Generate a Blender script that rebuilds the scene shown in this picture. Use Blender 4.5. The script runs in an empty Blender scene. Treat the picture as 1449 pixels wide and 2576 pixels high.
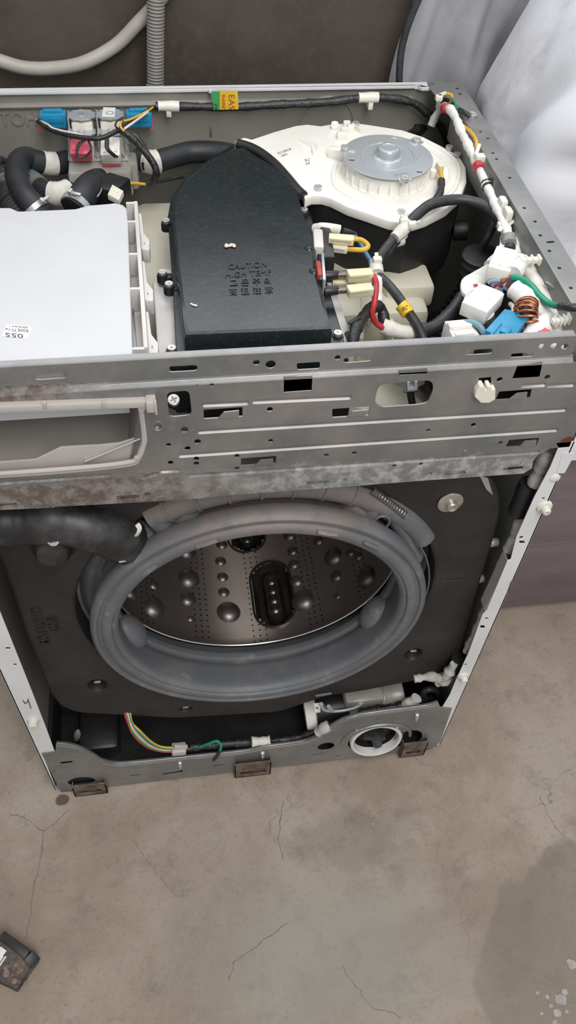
import bpy, bmesh, math, random
from mathutils import Vector, Matrix, Quaternion
random.seed(7)
SC = bpy.context.scene
C = SC.collection
# ------------------------------------------------------------------ camera
CP = Vector((-0.06846051, -0.50191273, 1.24284529))
CR = Matrix(((0.9896530501638053, 0.07791593897021835, -0.12048214289207243),
             (-0.13677755647248035, 0.7659802731927725, -0.6281449841596627),
             (0.04334443847708725, 0.6381248526220513, 0.7687118654731377)))
FPX = 2057.84842
cd = bpy.data.cameras.new('camera')
cam = bpy.data.objects.new('camera', cd)
C.objects.link(cam)
cam.matrix_world = Matrix.Translation(CP) @ CR.to_4x4()
cd.sensor_fit = 'VERTICAL'
cd.sensor_height = 24.0
cd.lens = FPX / 2576 * 24.0
cd.clip_start = 0.01
SC.camera = cam
# ------------------------------------------------------------------ light and exposure
w = bpy.data.worlds.new('world')
SC.world = w
w.use_nodes = True
bg = w.node_tree.nodes['Background']
bg.inputs[0].default_value = (0.93, 0.96, 1.0, 1)
bg.inputs[1].default_value = 0.50


def area(name, loc, target, size, power, col):
    l = bpy.data.lights.new(name, 'AREA')
    l.shape = 'RECTANGLE'
    l.size, l.size_y = size
    l.energy = power
    l.color = col
    o = bpy.data.objects.new(name, l)
    C.objects.link(o)
    o.location = loc
    o.rotation_euler = (Vector(target) - Vector(loc)).to_track_quat('-Z', 'Y').to_euler()
    return o


area('assumed_doorway_light', (0.30, -1.25, 2.8), (0.0, 0.2, 0.4), (1.0, 2.2), 60, (1.0, 0.985, 0.96))  # unseen source, assumed high in front; narrowed to give the drum its streak
area('assumed_window_light', (0.12, 0.72, 1.48), (0.1, -0.5, 0.9), (1.3, 0.66), 8.5, (0.93, 0.96, 1.0))  # unseen source, assumed behind the wall; added for sheen on the duct lid
SC.view_settings.view_transform = 'Standard'
SC.view_settings.look = 'None'
SC.view_settings.gamma = 1
SC.view_settings.use_curve_mapping = False
SC.view_settings.exposure = 0.0


# ------------------------------------------------------------------ survey helpers: a sight line met with a real plane
def ray(px, py):
    return CR @ Vector(((px - 724.5) / FPX, -(py - 1288) / FPX, -1))


def on(px, py, ax, v):
    d = ray(px, py)
    i = 'xyz'.index(ax)
    return CP + d * ((v - CP[i]) / d[i])


def X(px, py, v): return on(px, py, 'x', v)
def Y(px, py, v): return on(px, py, 'y', v)
def Z(px, py, v): return on(px, py, 'z', v)


def xz(px, py, y=0.0):
    p = Y(px, py, y)
    return (p.x, p.z)


def xy(px, py, z):
    p = Z(px, py, z)
    return (p.x, p.y)


# ------------------------------------------------------------------ materials
MATS = {}


def mat(name, col, rough=0.5, metal=0.0, col2=None, scale=30, bump=0.0, bscale=200, detail=4, lo=.35, hi=.65, alpha=None, trans=0, spec=.5, stretch=None):
    if name in MATS:
        return MATS[name]
    m = bpy.data.materials.new(name)
    MATS[name] = m
    m.use_nodes = True
    nt = m.node_tree
    b = nt.nodes['Principled BSDF']
    b.inputs['Base Color'].default_value = (*col, 1)
    b.inputs['Roughness'].default_value = rough
    b.inputs['Metallic'].default_value = metal
    b.inputs['Specular IOR Level'].default_value = spec
    if trans:
        b.inputs['Transmission Weight'].default_value = trans
    tc = nt.nodes.new('ShaderNodeTexCoord')
    src = tc.outputs['Object']
    if stretch:
        mp = nt.nodes.new('ShaderNodeMapping')
        mp.inputs['Scale'].default_value = stretch
        nt.links.new(src, mp.inputs[0])
        src = mp.outputs[0]
    if col2:
        n = nt.nodes.new('ShaderNodeTexNoise')
        n.inputs['Scale'].default_value = scale
        n.inputs['Detail'].default_value = detail
        n.inputs['Roughness'].default_value = .65
        nt.links.new(src, n.inputs['Vector'])
        r = nt.nodes.new('ShaderNodeValToRGB')
        r.color_ramp.elements[0].position = lo
        r.color_ramp.elements[1].position = hi
        r.color_ramp.elements[0].color = (*col, 1)
        r.color_ramp.elements[1].color = (*col2, 1)
        nt.links.new(n.outputs[0], r.inputs[0])
        nt.links.new(r.outputs[0], b.inputs['Base Color'])
    if bump:
        n2 = nt.nodes.new('ShaderNodeTexNoise')
        n2.inputs['Scale'].default_value = bscale
        n2.inputs['Detail'].default_value = 5
        nt.links.new(src, n2.inputs['Vector'])
        bp = nt.nodes.new('ShaderNodeBump')
        bp.inputs['Strength'].default_value = bump
        bp.inputs['Distance'].default_value = .002
        nt.links.new(n2.outputs[0], bp.inputs['Height'])
        nt.links.new(bp.outputs[0], b.inputs['Normal'])
    return m


class NT:
    def __init__(s, m):
        s.t = m.node_tree
        s.b = s.t.nodes['Principled BSDF']

    def n(s, kind, **kw):
        x = s.t.nodes.new(kind)
        for k, v in kw.items():
            setattr(x, k, v)
        return x

    def link(s, a, b): s.t.links.new(a, b)

    def math(s, op, a, b=None, c=None, clamp=False):
        x = s.n('ShaderNodeMath', operation=op, use_clamp=clamp)
        for i, v in enumerate((a, b, c)):
            if v is None: continue
            if isinstance(v, (int, float)): x.inputs[i].default_value = v
            else: s.link(v, x.inputs[i])
        return x.outputs[0]

    def noise(s, vec, scale, detail=4, rough=.6, dist=0):
        x = s.n('ShaderNodeTexNoise')
        x.inputs['Scale'].default_value = scale
        x.inputs['Detail'].default_value = detail
        x.inputs['Roughness'].default_value = rough
        x.inputs['Distortion'].default_value = dist
        s.link(vec, x.inputs['Vector'])
        return x.outputs[0]

    def mix(s, f, a, b):
        x = s.n('ShaderNodeMix', data_type='RGBA')
        s.link(f, x.inputs[0]) if not isinstance(f, float) else setattr(x.inputs[0], 'default_value', f)
        for v, k in ((a, 6), (b, 7)):
            if isinstance(v, tuple): x.inputs[k].default_value = (*v, 1)
            else: s.link(v, x.inputs[k])
        return x.outputs[2]

    def ss(s, v, a, b):
        x = s.n('ShaderNodeMapRange', interpolation_type='SMOOTHSTEP')
        x.inputs[1].default_value = a
        x.inputs[2].default_value = b
        s.link(v, x.inputs[0])
        return x.outputs[0]


def base(name, rough=.5, metal=0):
    m = bpy.data.materials.new(name)
    m.use_nodes = True
    MATS[name] = m
    t = NT(m)
    t.b.inputs['Roughness'].default_value = rough
    t.b.inputs['Metallic'].default_value = metal
    t.co = t.n('ShaderNodeTexCoord').outputs['Object']
    sp = t.n('ShaderNodeSeparateXYZ')
    t.link(t.co, sp.inputs[0])
    t.x, t.y, t.z = sp.outputs
    return m, t


def bump(t, h, strength, dist=.002):
    b = t.n('ShaderNodeBump')
    b.inputs['Strength'].default_value = strength
    b.inputs['Distance'].default_value = dist
    t.link(h, b.inputs['Height'])
    t.link(b.outputs[0], t.b.inputs['Normal'])


# concrete floor: blotches, fine cracks, damp stains
M_floor, t = base('concrete_floor', .82)
n1 = t.noise(t.co, 3.2, 6, .62, .4)
n2 = t.noise(t.co, 20, 8, .75)
n3 = t.noise(t.co, 150, 5, .75)
n4 = t.noise(t.co, 420, 3, .7)
c = t.mix(t.ss(n1, .36, .66), (0.270, 0.210, 0.162), (0.375, 0.320, 0.258))
c = t.mix(t.math('MULTIPLY', t.ss(n2, .48, .72), .55), c, (0.165, 0.128, 0.098))
c = t.mix(t.math('MULTIPLY', t.ss(n3, .52, .72), .5), c, (0.14, 0.112, 0.09))
c = t.mix(t.math('MULTIPLY', t.ss(n4, .5, .75), .35), c, (0.42, 0.37, 0.31))
# damp patches with ragged edges
wob = t.math('MULTIPLY', t.math('SUBTRACT', t.noise(t.co, 14, 5, .6), .5), .09)
d1 = t.math('SQRT', t.math('ADD', t.math('POWER', t.math('SUBTRACT', t.x, .47), 2), t.math('POWER', t.math('ADD', t.y, .37), 2)))
s1 = t.ss(t.math('ADD', d1, wob), .205, .19)
d2 = t.math('SQRT', t.math('ADD', t.math('POWER', t.math('MULTIPLY', t.math('SUBTRACT', t.x, .14), .55), 2), t.math('POWER', t.math('ADD', t.y, .125), 2)))
s2 = t.math('MULTIPLY', t.ss(t.math('ADD', d2, t.math('MULTIPLY', wob, 1.5)), .060, .036), .6)
st = t.math('MAXIMUM', s1, s2)
c = t.mix(t.math('MULTIPLY', st, .48), c, (0.130, 0.108, 0.086))
# greyer worn zone in front
d3 = t.math('SQRT', t.math('ADD', t.math('POWER', t.math('MULTIPLY', t.math('SUBTRACT', t.x, .07), .6), 2), t.math('POWER', t.math('ADD', t.y, .27), 2)))
c = t.mix(t.math('MULTIPLY', t.ss(t.math('ADD', d3, wob), .17, .03), .55), c, (0.285, 0.275, 0.245))
vo = t.n('ShaderNodeTexVoronoi', feature='DISTANCE_TO_EDGE')
vo.inputs['Scale'].default_value = 5.2
mixv = t.n('ShaderNodeMix', data_type='RGBA')
mixv.inputs[0].default_value = .14
t.link(t.co, mixv.inputs[6])
nn = t.n('ShaderNodeTexNoise')
nn.inputs['Scale'].default_value = 7
nn.inputs['Detail'].default_value = 6
t.link(t.co, nn.inputs['Vector'])
t.link(nn.outputs['Color'], mixv.inputs[7])
t.link(mixv.outputs[2], vo.inputs['Vector'])
cr = t.math('MULTIPLY', t.ss(vo.outputs[0], .0035, .0008), t.ss(t.noise(t.co, 6, 3), .5, .66))
c = t.mix(t.math('MULTIPLY', cr, .45), c, (0.09, 0.075, 0.062))
# rust drip by the left corner
d4 = t.math('SQRT', t.math('ADD', t.math('POWER', t.math('ADD', t.x, .291), 2), t.math('POWER', t.math('MULTIPLY', t.math('ADD', t.y, .012), 1.2), 2)))
c = t.mix(t.math('MULTIPLY', t.ss(t.math('ADD', d4, t.math('MULTIPLY', wob, .1)), .012, .008), .8), c, (0.05, 0.028, 0.014))
t.link(c, t.b.inputs['Base Color'])
t.link(t.math('SUBTRACT', .85, t.math('MULTIPLY', s1, .25)), t.b.inputs['Roughness'])
bump(t, t.math('ADD', n3, t.math('MULTIPLY', cr, -1.5)), .25)

M_wall, t = base('dark_plaster', .9)
n1 = t.noise(t.co, 6, 6, .6)
n2 = t.noise(t.co, 60, 5, .7)
c = t.mix(t.ss(n1, .35, .7), (0.052, 0.040, 0.032), (0.085, 0.069, 0.056))
c = t.mix(t.math('MULTIPLY', t.ss(n2, .45, .7), .4), c, (0.10, 0.085, 0.072))
t.link(c, t.b.inputs['Base Color'])
bump(t, n2, .35)

# galvanised steel with corrosion along the lip of the front frame
def galv(name, corr):
    m, t = base(name, .42, .55)
    n1 = t.noise(t.co, 11, 5, .6)
    n2 = t.noise(t.co, 75, 4, .6)
    n3 = t.noise(t.co, 42, 7, .75)
    c = t.mix(t.ss(n1, .35, .68), (0.225, 0.230, 0.227), (0.330, 0.312, 0.303))
    c = t.mix(t.math('MULTIPLY', t.ss(n2, .5, .75), .3), c, (0.40, 0.40, 0.40))
    rgh = t.math('ADD', .36, t.math('MULTIPLY', n1, .2))
    met = .62
    if corr:
        edge = t.math('ADD', t.z, t.math('MULTIPLY', t.math('SUBTRACT', n3, .5), .045))
        slope = t.math('ADD', edge, t.math('MULTIPLY', t.x, .02))
        lowm = t.ss(slope, .698, .686)
        # upper left patch
        tl = t.math('MULTIPLY', t.math('MULTIPLY', t.ss(edge, .781, .788), t.ss(edge, .806, .800)), t.ss(t.math('ADD', t.x, t.math('MULTIPLY', n3, .06)), -.08, -.15))
        left = t.ss(t.x, .06, -.12)
        cc = t.mix(t.ss(n3, .42, .62), (0.115, 0.08, 0.062), (0.27, 0.24, 0.22))
        cc2 = t.mix(t.ss(n2, .4, .65), (0.19, 0.185, 0.175), (0.40, 0.395, 0.385))
        cc = t.mix(left, cc2, cc)
        k = t.math('MAXIMUM', lowm, tl)
        c = t.mix(t.math('MULTIPLY', k, .9), c, cc)
        # rust at the right end
        dr = t.math('SQRT', t.math('ADD', t.math('POWER', t.math('SUBTRACT', t.x, .293), 2), t.math('POWER', t.math('SUBTRACT', t.z, .70), 2)))
        rr = t.ss(t.math('ADD', dr, t.math('MULTIPLY', t.math('SUBTRACT', n2, .5), .012)), .009, .006)
        c = t.mix(rr, c, (0.20, 0.07, 0.03))
        # white drip marks
        met = t.math('SUBTRACT', .62, t.math('MULTIPLY', k, .5))
        rgh = t.math('ADD', rgh, t.math('MULTIPLY', k, .3))
        t.link(met, t.b.inputs['Metallic'])
        bump(t, t.math('MULTIPLY', n3, k), .5, .003)
    t.link(c, t.b.inputs['Base Color'])
    t.link(rgh, t.b.inputs['Roughness'])
    return m


M_galv = galv('galvanised_steel', False)
M_frame = galv('galvanised_steel_corroded', True)

# stainless drum with rows of perforations
M_drum, t = base('drum_steel', .36, .9)
ang = t.math('ARCTAN2', t.x, t.math('MULTIPLY', t.z, -1))
u = t.math('MULTIPLY', ang, .23 / .0095)
v = t.math('MULTIPLY', t.y, 1 / .0095)
fu = t.math('SUBTRACT', t.math('FRACT', u), .5)
fv = t.math('SUBTRACT', t.math('FRACT', v), .5)
dd = t.math('SQRT', t.math('ADD', t.math('MULTIPLY', fu, fu), t.math('MULTIPLY', fv, fv)))
hole = t.math('MULTIPLY', t.ss(dd, .16, .11), t.ss(t.math('FRACT', t.math('MULTIPLY', u, 1 / 9.0)), .34, .33))
c = t.mix(hole, t.mix(t.noise(t.co, 25, 5), (0.34, 0.29, 0.262), (0.48, 0.42, 0.385)), (0.01, 0.01, 0.01))
t.link(c, t.b.inputs['Base Color'])
tg_ = t.n('ShaderNodeTangent', direction_type='RADIAL', axis='Y')
t.link(tg_.outputs[0], t.b.inputs['Tangent'])
t.b.inputs['Anisotropic'].default_value = .94
t.b.inputs['Anisotropic Rotation'].default_value = .25
t.b.inputs['Roughness'].default_value = .36
M_bump = mat('drum_bump_steel', (0.24, 0.215, 0.20), .42, .9, col2=(0.31, 0.28, 0.265), scale=40)

# black duct lid: dusty gloss
M_duct, t = base('black_duct_plastic', .3)
n2 = t.noise(t.co, 260, 4, .7)
n1 = t.noise(t.co, 22, 5, .6)
c = t.mix(t.math('MULTIPLY', t.ss(n2, .5, .72), .55), (0.010, 0.015, 0.017), (0.040, 0.055, 0.058))
t.link(c, t.b.inputs['Base Color'])
t.link(t.math('ADD', .20, t.math('MULTIPLY', n1, .2)), t.b.inputs['Roughness'])
bump(t, t.noise(t.co, 130, 3), .06)

# white sheet with grime
M_sheet, t = base('white_cloth', .95)
n1 = t.noise(t.co, 5.5, 5, .6, .3)
n2 = t.noise(t.co, 16, 5, .65)
c = t.mix(t.math('MULTIPLY', t.ss(n1, .50, .72), .62), (0.66, 0.665, 0.70), (0.36, 0.33, 0.325))
c = t.mix(t.math('MULTIPLY', t.ss(n2, .56, .76), .4), c, (0.36, 0.35, 0.36))
t.link(c, t.b.inputs['Base Color'])
bump(t, t.noise(t.co, 700, 3), .2)

M_gasket, t = base('grey_rubber', .55)
n1 = t.noise(t.co, 14, 6, .65)
n2 = t.noise(t.co, 45, 6, .75)
c = t.mix(t.ss(n1, .4, .7), (0.115, 0.120, 0.128), (0.150, 0.152, 0.158))
c = t.mix(t.math('MULTIPLY', t.math('MULTIPLY', t.ss(n2, .52, .7), t.ss(n1, .45, .62)), .6), c, (0.32, 0.32, 0.325))
upm = t.math('MULTIPLY', t.ss(t.math('ADD', t.z, t.math('MULTIPLY', n1, .06)), .60, .64), t.ss(n2, .3, .6))
c = t.mix(t.math('MULTIPLY', upm, .65), c, (0.22, 0.165, 0.135))
t.link(c, t.b.inputs['Base Color'])

M_white = mat('white_paint', (0.74, 0.74, 0.75), .35, col2=(0.66, 0.655, 0.655), scale=9)
M_inner = mat('grey_primer', (0.255, 0.245, 0.213), .45, .15, col2=(0.315, 0.303, 0.267), scale=7, bump=.06)
M_side = mat('grey_zinc_sheet', (0.36, 0.35, 0.32), .4, .3, col2=(0.42, 0.41, 0.38), scale=7)
M_black = mat('black_plastic', (0.012, 0.012, 0.013), .42, col2=(0.022, 0.021, 0.021), scale=30)
M_cast = mat('black_cast_iron', (0.016, 0.0135, 0.013), .55, col2=(0.032, 0.028, 0.027), scale=12, bump=.25, bscale=160)
M_dusty = mat('dusty_black_rubber', (0.014, 0.013, 0.014), .45, col2=(0.10, 0.092, 0.09), scale=14, lo=.48, hi=.78, detail=7)
M_rubber = mat('black_hose_rubber', (0.016, 0.018, 0.021), .5, col2=(0.03, 0.032, 0.036), scale=40)
M_vinyl = mat('black_tape', (0.012, 0.012, 0.013), .35, col2=(0.035, 0.034, 0.034), scale=160, bump=.5, bscale=300)
M_cable = mat('black_cable', (0.02, 0.02, 0.022), .45, col2=(0.045, 0.045, 0.048), scale=60)
M_dtape = mat('soiled_tape', (0.34, 0.325, 0.295), .85, col2=(0.50, 0.485, 0.45), scale=60, bump=.4, bscale=180)
M_tape = mat('cream_tape', (0.62, 0.585, 0.52), .8, col2=(0.75, 0.725, 0.675), scale=70, bump=.4, bscale=180)
M_wtape = mat('white_tape', (0.66, 0.645, 0.61), .75, col2=(0.80, 0.79, 0.76), scale=80, bump=.5, bscale=160)
M_cream = mat('cream_tub_plastic', (0.56, 0.53, 0.41), .4, col2=(0.64, 0.61, 0.50), scale=8, bump=.04)
M_fan = mat('white_plastic', (0.86, 0.84, 0.785), .38, col2=(0.80, 0.775, 0.71), scale=18)
M_case = mat('case_white', (0.50, 0.505, 0.52), .36, col2=(0.545, 0.545, 0.555), scale=6)
M_case2 = mat('case_grey_plastic', (0.56, 0.535, 0.515), .4, col2=(0.63, 0.605, 0.585), scale=25)
M_drawer = mat('dispenser_plastic', (0.44, 0.405, 0.375), .38, col2=(0.50, 0.465, 0.435), scale=7)
M_zinc = mat('zinc_plate', (0.46, 0.49, 0.51), .38, .55, col2=(0.53, 0.555, 0.57), scale=18)
M_screw = mat('screw_steel', (0.70, 0.69, 0.67), .3, .6, col2=(0.52, 0.50, 0.48), scale=300)
M_blue = mat('blue_connector', (0.012, 0.225, 0.42), .4, col2=(0.018, 0.27, 0.48), scale=60)
M_pink = mat('pink_connector', (0.62, 0.075, 0.13), .45, col2=(0.70, 0.11, 0.17), scale=60)
M_conn = mat('ivory_connector', (0.70, 0.66, 0.55), .45, col2=(0.77, 0.74, 0.65), scale=60)
M_conny = mat('yellow_ivory_connector', (0.66, 0.60, 0.38), .45, col2=(0.71, 0.66, 0.46), scale=60)
M_wconn = mat('white_connector', (0.80, 0.775, 0.72), .45, col2=(0.73, 0.70, 0.64), scale=60)
M_yel = mat('yellow_wire', (0.62, 0.36, 0.03), .45, col2=(0.68, 0.42, 0.05), scale=80)
M_red = mat('red_wire', (0.42, 0.028, 0.035), .45, col2=(0.50, 0.04, 0.05), scale=80)
M_bluew = mat('blue_wire', (0.06, 0.17, 0.34), .45, col2=(0.09, 0.22, 0.40), scale=80)
M_green = mat('green_wire', (0.0, 0.23, 0.125), .4, col2=(0.01, 0.28, 0.16), scale=80)
M_whitew = mat('white_wire', (0.62, 0.58, 0.56), .5, col2=(0.7, 0.66, 0.64), scale=80)
M_teal = mat('pale_blue_wire', (0.17, 0.32, 0.38), .45, col2=(0.22, 0.38, 0.44), scale=80)
M_purple = mat('purple_wire', (0.12, 0.06, 0.11), .45, col2=(0.17, 0.09, 0.15), scale=80)
M_brown = mat('brown_wire', (0.30, 0.10, 0.075), .45, col2=(0.36, 0.14, 0.10), scale=80)
M_greyw = mat('grey_wire', (0.20, 0.19, 0.185), .5, col2=(0.3, 0.29, 0.28), scale=80)
M_copper = mat('copper_winding', (0.50, 0.17, 0.075), .3, .8, col2=(0.42, 0.13, 0.06), scale=120)
M_clear = mat('translucent_plastic', (0.50, 0.475, 0.43), .3, col2=(0.40, 0.375, 0.335), scale=20, trans=.25)
M_nylon = mat('nylon_clip', (0.70, 0.69, 0.60), .4, col2=(0.78, 0.77, 0.70), scale=60)
M_clamp = mat('grey_clamp', (0.46, 0.47, 0.47), .35, .4, col2=(0.55, 0.56, 0.56), scale=60)
M_rust = mat('rusty_steel', (0.085, 0.05, 0.035), .8, .2, col2=(0.20, 0.15, 0.12), scale=70, bump=.5)
M_hose = mat('grey_hose', (0.36, 0.335, 0.30), .5, col2=(0.42, 0.395, 0.355), scale=12)
M_drain = mat('corrugated_hose', (0.20, 0.185, 0.17), .55, col2=(0.26, 0.24, 0.22), scale=20)
M_violet = mat('violet_grey_panel', (0.155, 0.118, 0.128), .6, col2=(0.205, 0.162, 0.168), scale=4, stretch=(1, 1, 5))
M_ink = mat('printed_ink', (0.03, 0.03, 0.035), .6, col2=(0.05, 0.05, 0.055), scale=60)
M_redink = mat('red_print', (0.42, 0.07, 0.02), .6, col2=(0.46, 0.09, 0.03), scale=60)
M_paper = mat('white_label_paper', (0.74, 0.74, 0.735), .6, col2=(0.70, 0.70, 0.69), scale=60)
M_lyel = mat('yellow_label', (0.75, 0.47, 0.02), .5, col2=(0.79, 0.52, 0.04), scale=60)
M_lgrn = mat('green_label', (0.05, 0.32, 0.09), .5, col2=(0.07, 0.37, 0.12), scale=60)
M_lint = mat('lint', (0.55, 0.47, 0.36), .9, col2=(0.65, 0.58, 0.47), scale=200)
M_dirt = mat('dirty_scrap_plastic', (0.045, 0.038, 0.036), .6, col2=(0.15, 0.105, 0.075), scale=35, lo=.42, hi=.62, bump=.4)
M_foam = mat('grey_seal', (0.16, 0.15, 0.125), .7, col2=(0.22, 0.21, 0.175), scale=30)
M_redplate = mat('red_seal', (0.36, 0.035, 0.025), .5, col2=(0.42, 0.05, 0.03), scale=60)
M_ring = mat('bright_drum_rim', (0.66, 0.65, 0.64), .22, 1.0, col2=(0.72, 0.71, 0.70), scale=10)
M_spring = mat('spring_steel', (0.25, 0.24, 0.235), .35, .8, col2=(0.33, 0.32, 0.31), scale=60)


# ------------------------------------------------------------------ geometry helpers
def newbm(): return bmesh.new()


def fin(name, bm, mats, parent=None, ang=35, label=None, loc=None):
    me = bpy.data.meshes.new(name)
    bmesh.ops.recalc_face_normals(bm, faces=bm.faces)
    bm.to_mesh(me)
    bm.free()
    for m in (mats if isinstance(mats, (list, tuple)) else [mats]):
        me.materials.append(m)
    if ang:
        me.shade_smooth()
        me.set_sharp_from_angle(angle=math.radians(ang))
    o = bpy.data.objects.new(name, me)
    C.objects.link(o)
    if parent: o.parent = parent
    if label: o['label'] = label
    return o


def thing(name, label, cat, group=None, loc=(0, 0, 0)):
    o = bpy.data.objects.new(name, None)
    o.empty_display_size = .1
    C.objects.link(o)
    o.location = loc
    tag(o, label, cat, group)
    return o


def tag(o, label, cat, group=None):
    o['label'] = label
    o['category'] = cat
    if group: o['group'] = group
    return o


def setmi(faces, mi):
    for f in faces: f.material_index = mi


def frame(d, up=Vector((0, 0, 1))):
    d = Vector(d).normalized()
    up = Vector(up)
    if abs(d.dot(up.normalized())) > .98: up = Vector((0, 1, 0))
    s = up.cross(d).normalized()
    u = d.cross(s).normalized()
    return d, s, u


def bx(bm, c, s, rot=None, bev=0, mi=0, seg=2):
    M = Matrix.Translation(Vector(c))
    if rot is not None: M = M @ (rot.to_4x4() if hasattr(rot, 'to_4x4') else rot)
    M = M @ Matrix.Diagonal((*s, 1))
    g = bmesh.ops.create_cube(bm, size=1, matrix=M)
    vs = set(g['verts'])
    fs = [f for f in bm.faces if all(v in vs for v in f.verts)]
    setmi(fs, mi)
    if bev:
        es = list({e for v in vs for e in v.link_edges})
        r = bmesh.ops.bevel(bm, geom=es, offset=min(bev, min(s) * .45), segments=seg, affect='EDGES', profile=.5)
        setmi(r['faces'], mi)


def b2(bm, lo, hi, bev=0, mi=0):
    lo, hi = Vector(lo), Vector(hi)
    d = hi - lo
    bx(bm, (lo + hi) / 2, tuple(abs(q) for q in d), None, bev, mi)


def bar(bm, a, b, wd, h, up=(0, 0, 1), bev=0, mi=0):
    """oriented box: from a to b, width wd sideways, height h along up"""
    a, b = Vector(a), Vector(b)
    d, s, u = frame(b - a, up)
    bx(bm, (a + b) / 2, ((b - a).length, wd, h), Matrix((d, s, u)).transposed(), bev, mi)


def ring(bm, c, s, u, r, n, ru=None):
    ru = r if ru is None else ru
    return [bm.verts.new(c + s * (r * math.cos(2 * math.pi * i / n)) + u * (ru * math.sin(2 * math.pi * i / n))) for i in range(n)]


def skin(bm, A, B, mi=0):
    n = len(A)
    for i in range(n):
        f = bm.faces.new((A[i], A[(i + 1) % n], B[(i + 1) % n], B[i]))
        f.material_index = mi


def cap(bm, A, mi=0):
    f = bm.faces.new(A)
    f.material_index = mi


def revolve(bm, p0, axis, prof, n=24, mi=0, caps=(True, True)):
    """prof: list of (t along axis, radius)"""
    d, s, u = frame(axis)
    p0 = Vector(p0)
    rs = [ring(bm, p0 + d * tt, s, u, max(r, 1e-5), n) for tt, r in prof]
    for a, b in zip(rs, rs[1:]): skin(bm, a, b, mi)
    if caps[0]: cap(bm, rs[0], mi)
    if caps[1]: cap(bm, rs[-1], mi)


def cy(bm, p0, p1, r0, r1=None, n=20, bev=0, mi=0):
    p0, p1 = Vector(p0), Vector(p1)
    L = (p1 - p0).length
    r1 = r0 if r1 is None else r1
    if bev:
        prof = [(0, r0 - bev), (bev * .3, r0 - bev * .3), (bev, r0), (L - bev, r1), (L - bev * .3, r1 - bev * .3), (L, r1 - bev)]
    else:
        prof = [(0, r0), (L, r1)]
    revolve(bm, p0, p1 - p0, prof, n, mi)


def crom(pts, sub=8):
    P = [Vector(p) for p in pts]
    if len(P) < 3:
        return [P[0].lerp(P[1], i / sub) for i in range(sub + 1)]
    P = [P[0] * 2 - P[1]] + P + [P[-1] * 2 - P[-2]]
    out = []
    for i in range(1, len(P) - 2):
        a, b, c, d = P[i - 1:i + 3]
        for k in range(sub):
            q = k / sub
            out.append(.5 * ((2 * b) + (c - a) * q + (2 * a - 5 * b + 4 * c - d) * q * q + (3 * b - a - 3 * c + d) * q ** 3))
    out.append(P[-2])
    return out


def tb(bm, pts, r, n=10, sub=8, mi=0, smooth=True, rfun=None, flat=1.0):
    P = crom(pts, sub) if smooth else [Vector(p) for p in pts]
    Q = [P[0]]
    for p in P[1:]:
        if (p - Q[-1]).length > 1e-6: Q.append(p)
    P = Q
    T = [(P[min(i + 1, len(P) - 1)] - P[max(i - 1, 0)]).normalized() for i in range(len(P))]
    _, s, u = frame(T[0])
    rs = []
    acc = 0
    for i, p in enumerate(P):
        if i:
            q = T[i - 1].rotation_difference(T[i])
            s = q @ s
            u = q @ u
            acc += (p - P[i - 1]).length
        rr = r if rfun is None else rfun(acc, r)
        rs.append(ring(bm, p, s, u, rr, n, rr * flat))
    for a, b in zip(rs, rs[1:]): skin(bm, a, b, mi)
    cap(bm, rs[0], mi)
    cap(bm, rs[-1], mi)


def resample(pts, step, sub=16):
    P = crom(pts, sub)
    out = [P[0]]
    acc = 0
    for a, b in zip(P, P[1:]):
        L = (b - a).length
        while acc + L >= step:
            a = a.lerp(b, (step - acc) / L)
            out.append(a)
            L = (b - a).length
            acc = 0
        acc += L
    return out


def tube(name, pts, r, m, parent, **k):
    bm = newbm()
    lab = k.pop('label', None)
    tb(bm, pts, r, **k)
    return fin(name, bm, m, parent, 60, lab)


def taped(name, pts, r, m, parent, amp=.12, step=.004, **k):
    """taped bundle: an uneven wrapped tube"""
    rnd = random.Random(len(pts) * 97 + int(r * 1e5))
    ph = rnd.random() * 6

    def rf(s, rr): return rr * (1 + amp * math.sin(s * 420 + ph) * .6 + amp * math.sin(s * 171 + ph * 2) + amp * .5 * math.sin(s * 950))
    return tube(name, resample(pts, step), r, m, parent, smooth=False, rfun=rf, **k)


def rp(pts, r, n=4):
    """fillet the corners of a 2D polygon"""
    out = []
    N = len(pts)
    for i in range(N):
        a, b, c = Vector(pts[i - 1][:2]), Vector(pts[i][:2]), Vector(pts[(i + 1) % N][:2])
        ri = r[i] if isinstance(r, (list, tuple)) else r
        e1, e2 = a - b, c - b
        L = min(e1.length, e2.length) * .48
        k = min(ri, L)
        if k < 1e-5:
            out.append(tuple(b))
            continue
        p0 = b + e1.normalized() * k
        p1 = b + e2.normalized() * k
        for j in range(n + 1):
            q = j / n
            out.append(tuple(p0 * (1 - q) ** 2 + b * 2 * q * (1 - q) + p1 * q * q))
    return out


def sm2(pts, sub=5):
    """closed smooth 2D outline through points"""
    P = [Vector((p[0], p[1], 0)) for p in pts]
    N = len(P)
    out = []
    for i in range(N):
        a, b, c, d = P[i - 1], P[i], P[(i + 1) % N], P[(i + 2) % N]
        for k in range(sub):
            q = k / sub
            v = .5 * ((2 * b) + (c - a) * q + (2 * a - 5 * b + 4 * c - d) * q * q + (3 * b - a - 3 * c + d) * q ** 3)
            out.append((v.x, v.y))
    return out


def circ(c, r, n=14, ry=None):
    ry = ry or r
    return [(c[0] + r * math.cos(2 * math.pi * i / n), c[1] + ry * math.sin(2 * math.pi * i / n)) for i in range(n)]


def pill(a, b, r, n=5):
    a, b = Vector(a), Vector(b)
    d = (b - a).normalized()
    nrm = Vector((-d.y, d.x))
    out = []
    for c0, s0 in ((b, 1), (a, -1)):
        for i in range(n + 1):
            q = -math.pi / 2 + math.pi * i / n
            v = c0 + (d * math.cos(q) + nrm * math.sin(q)) * r * s0
            out.append((v.x, v.y))
    return out


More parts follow.
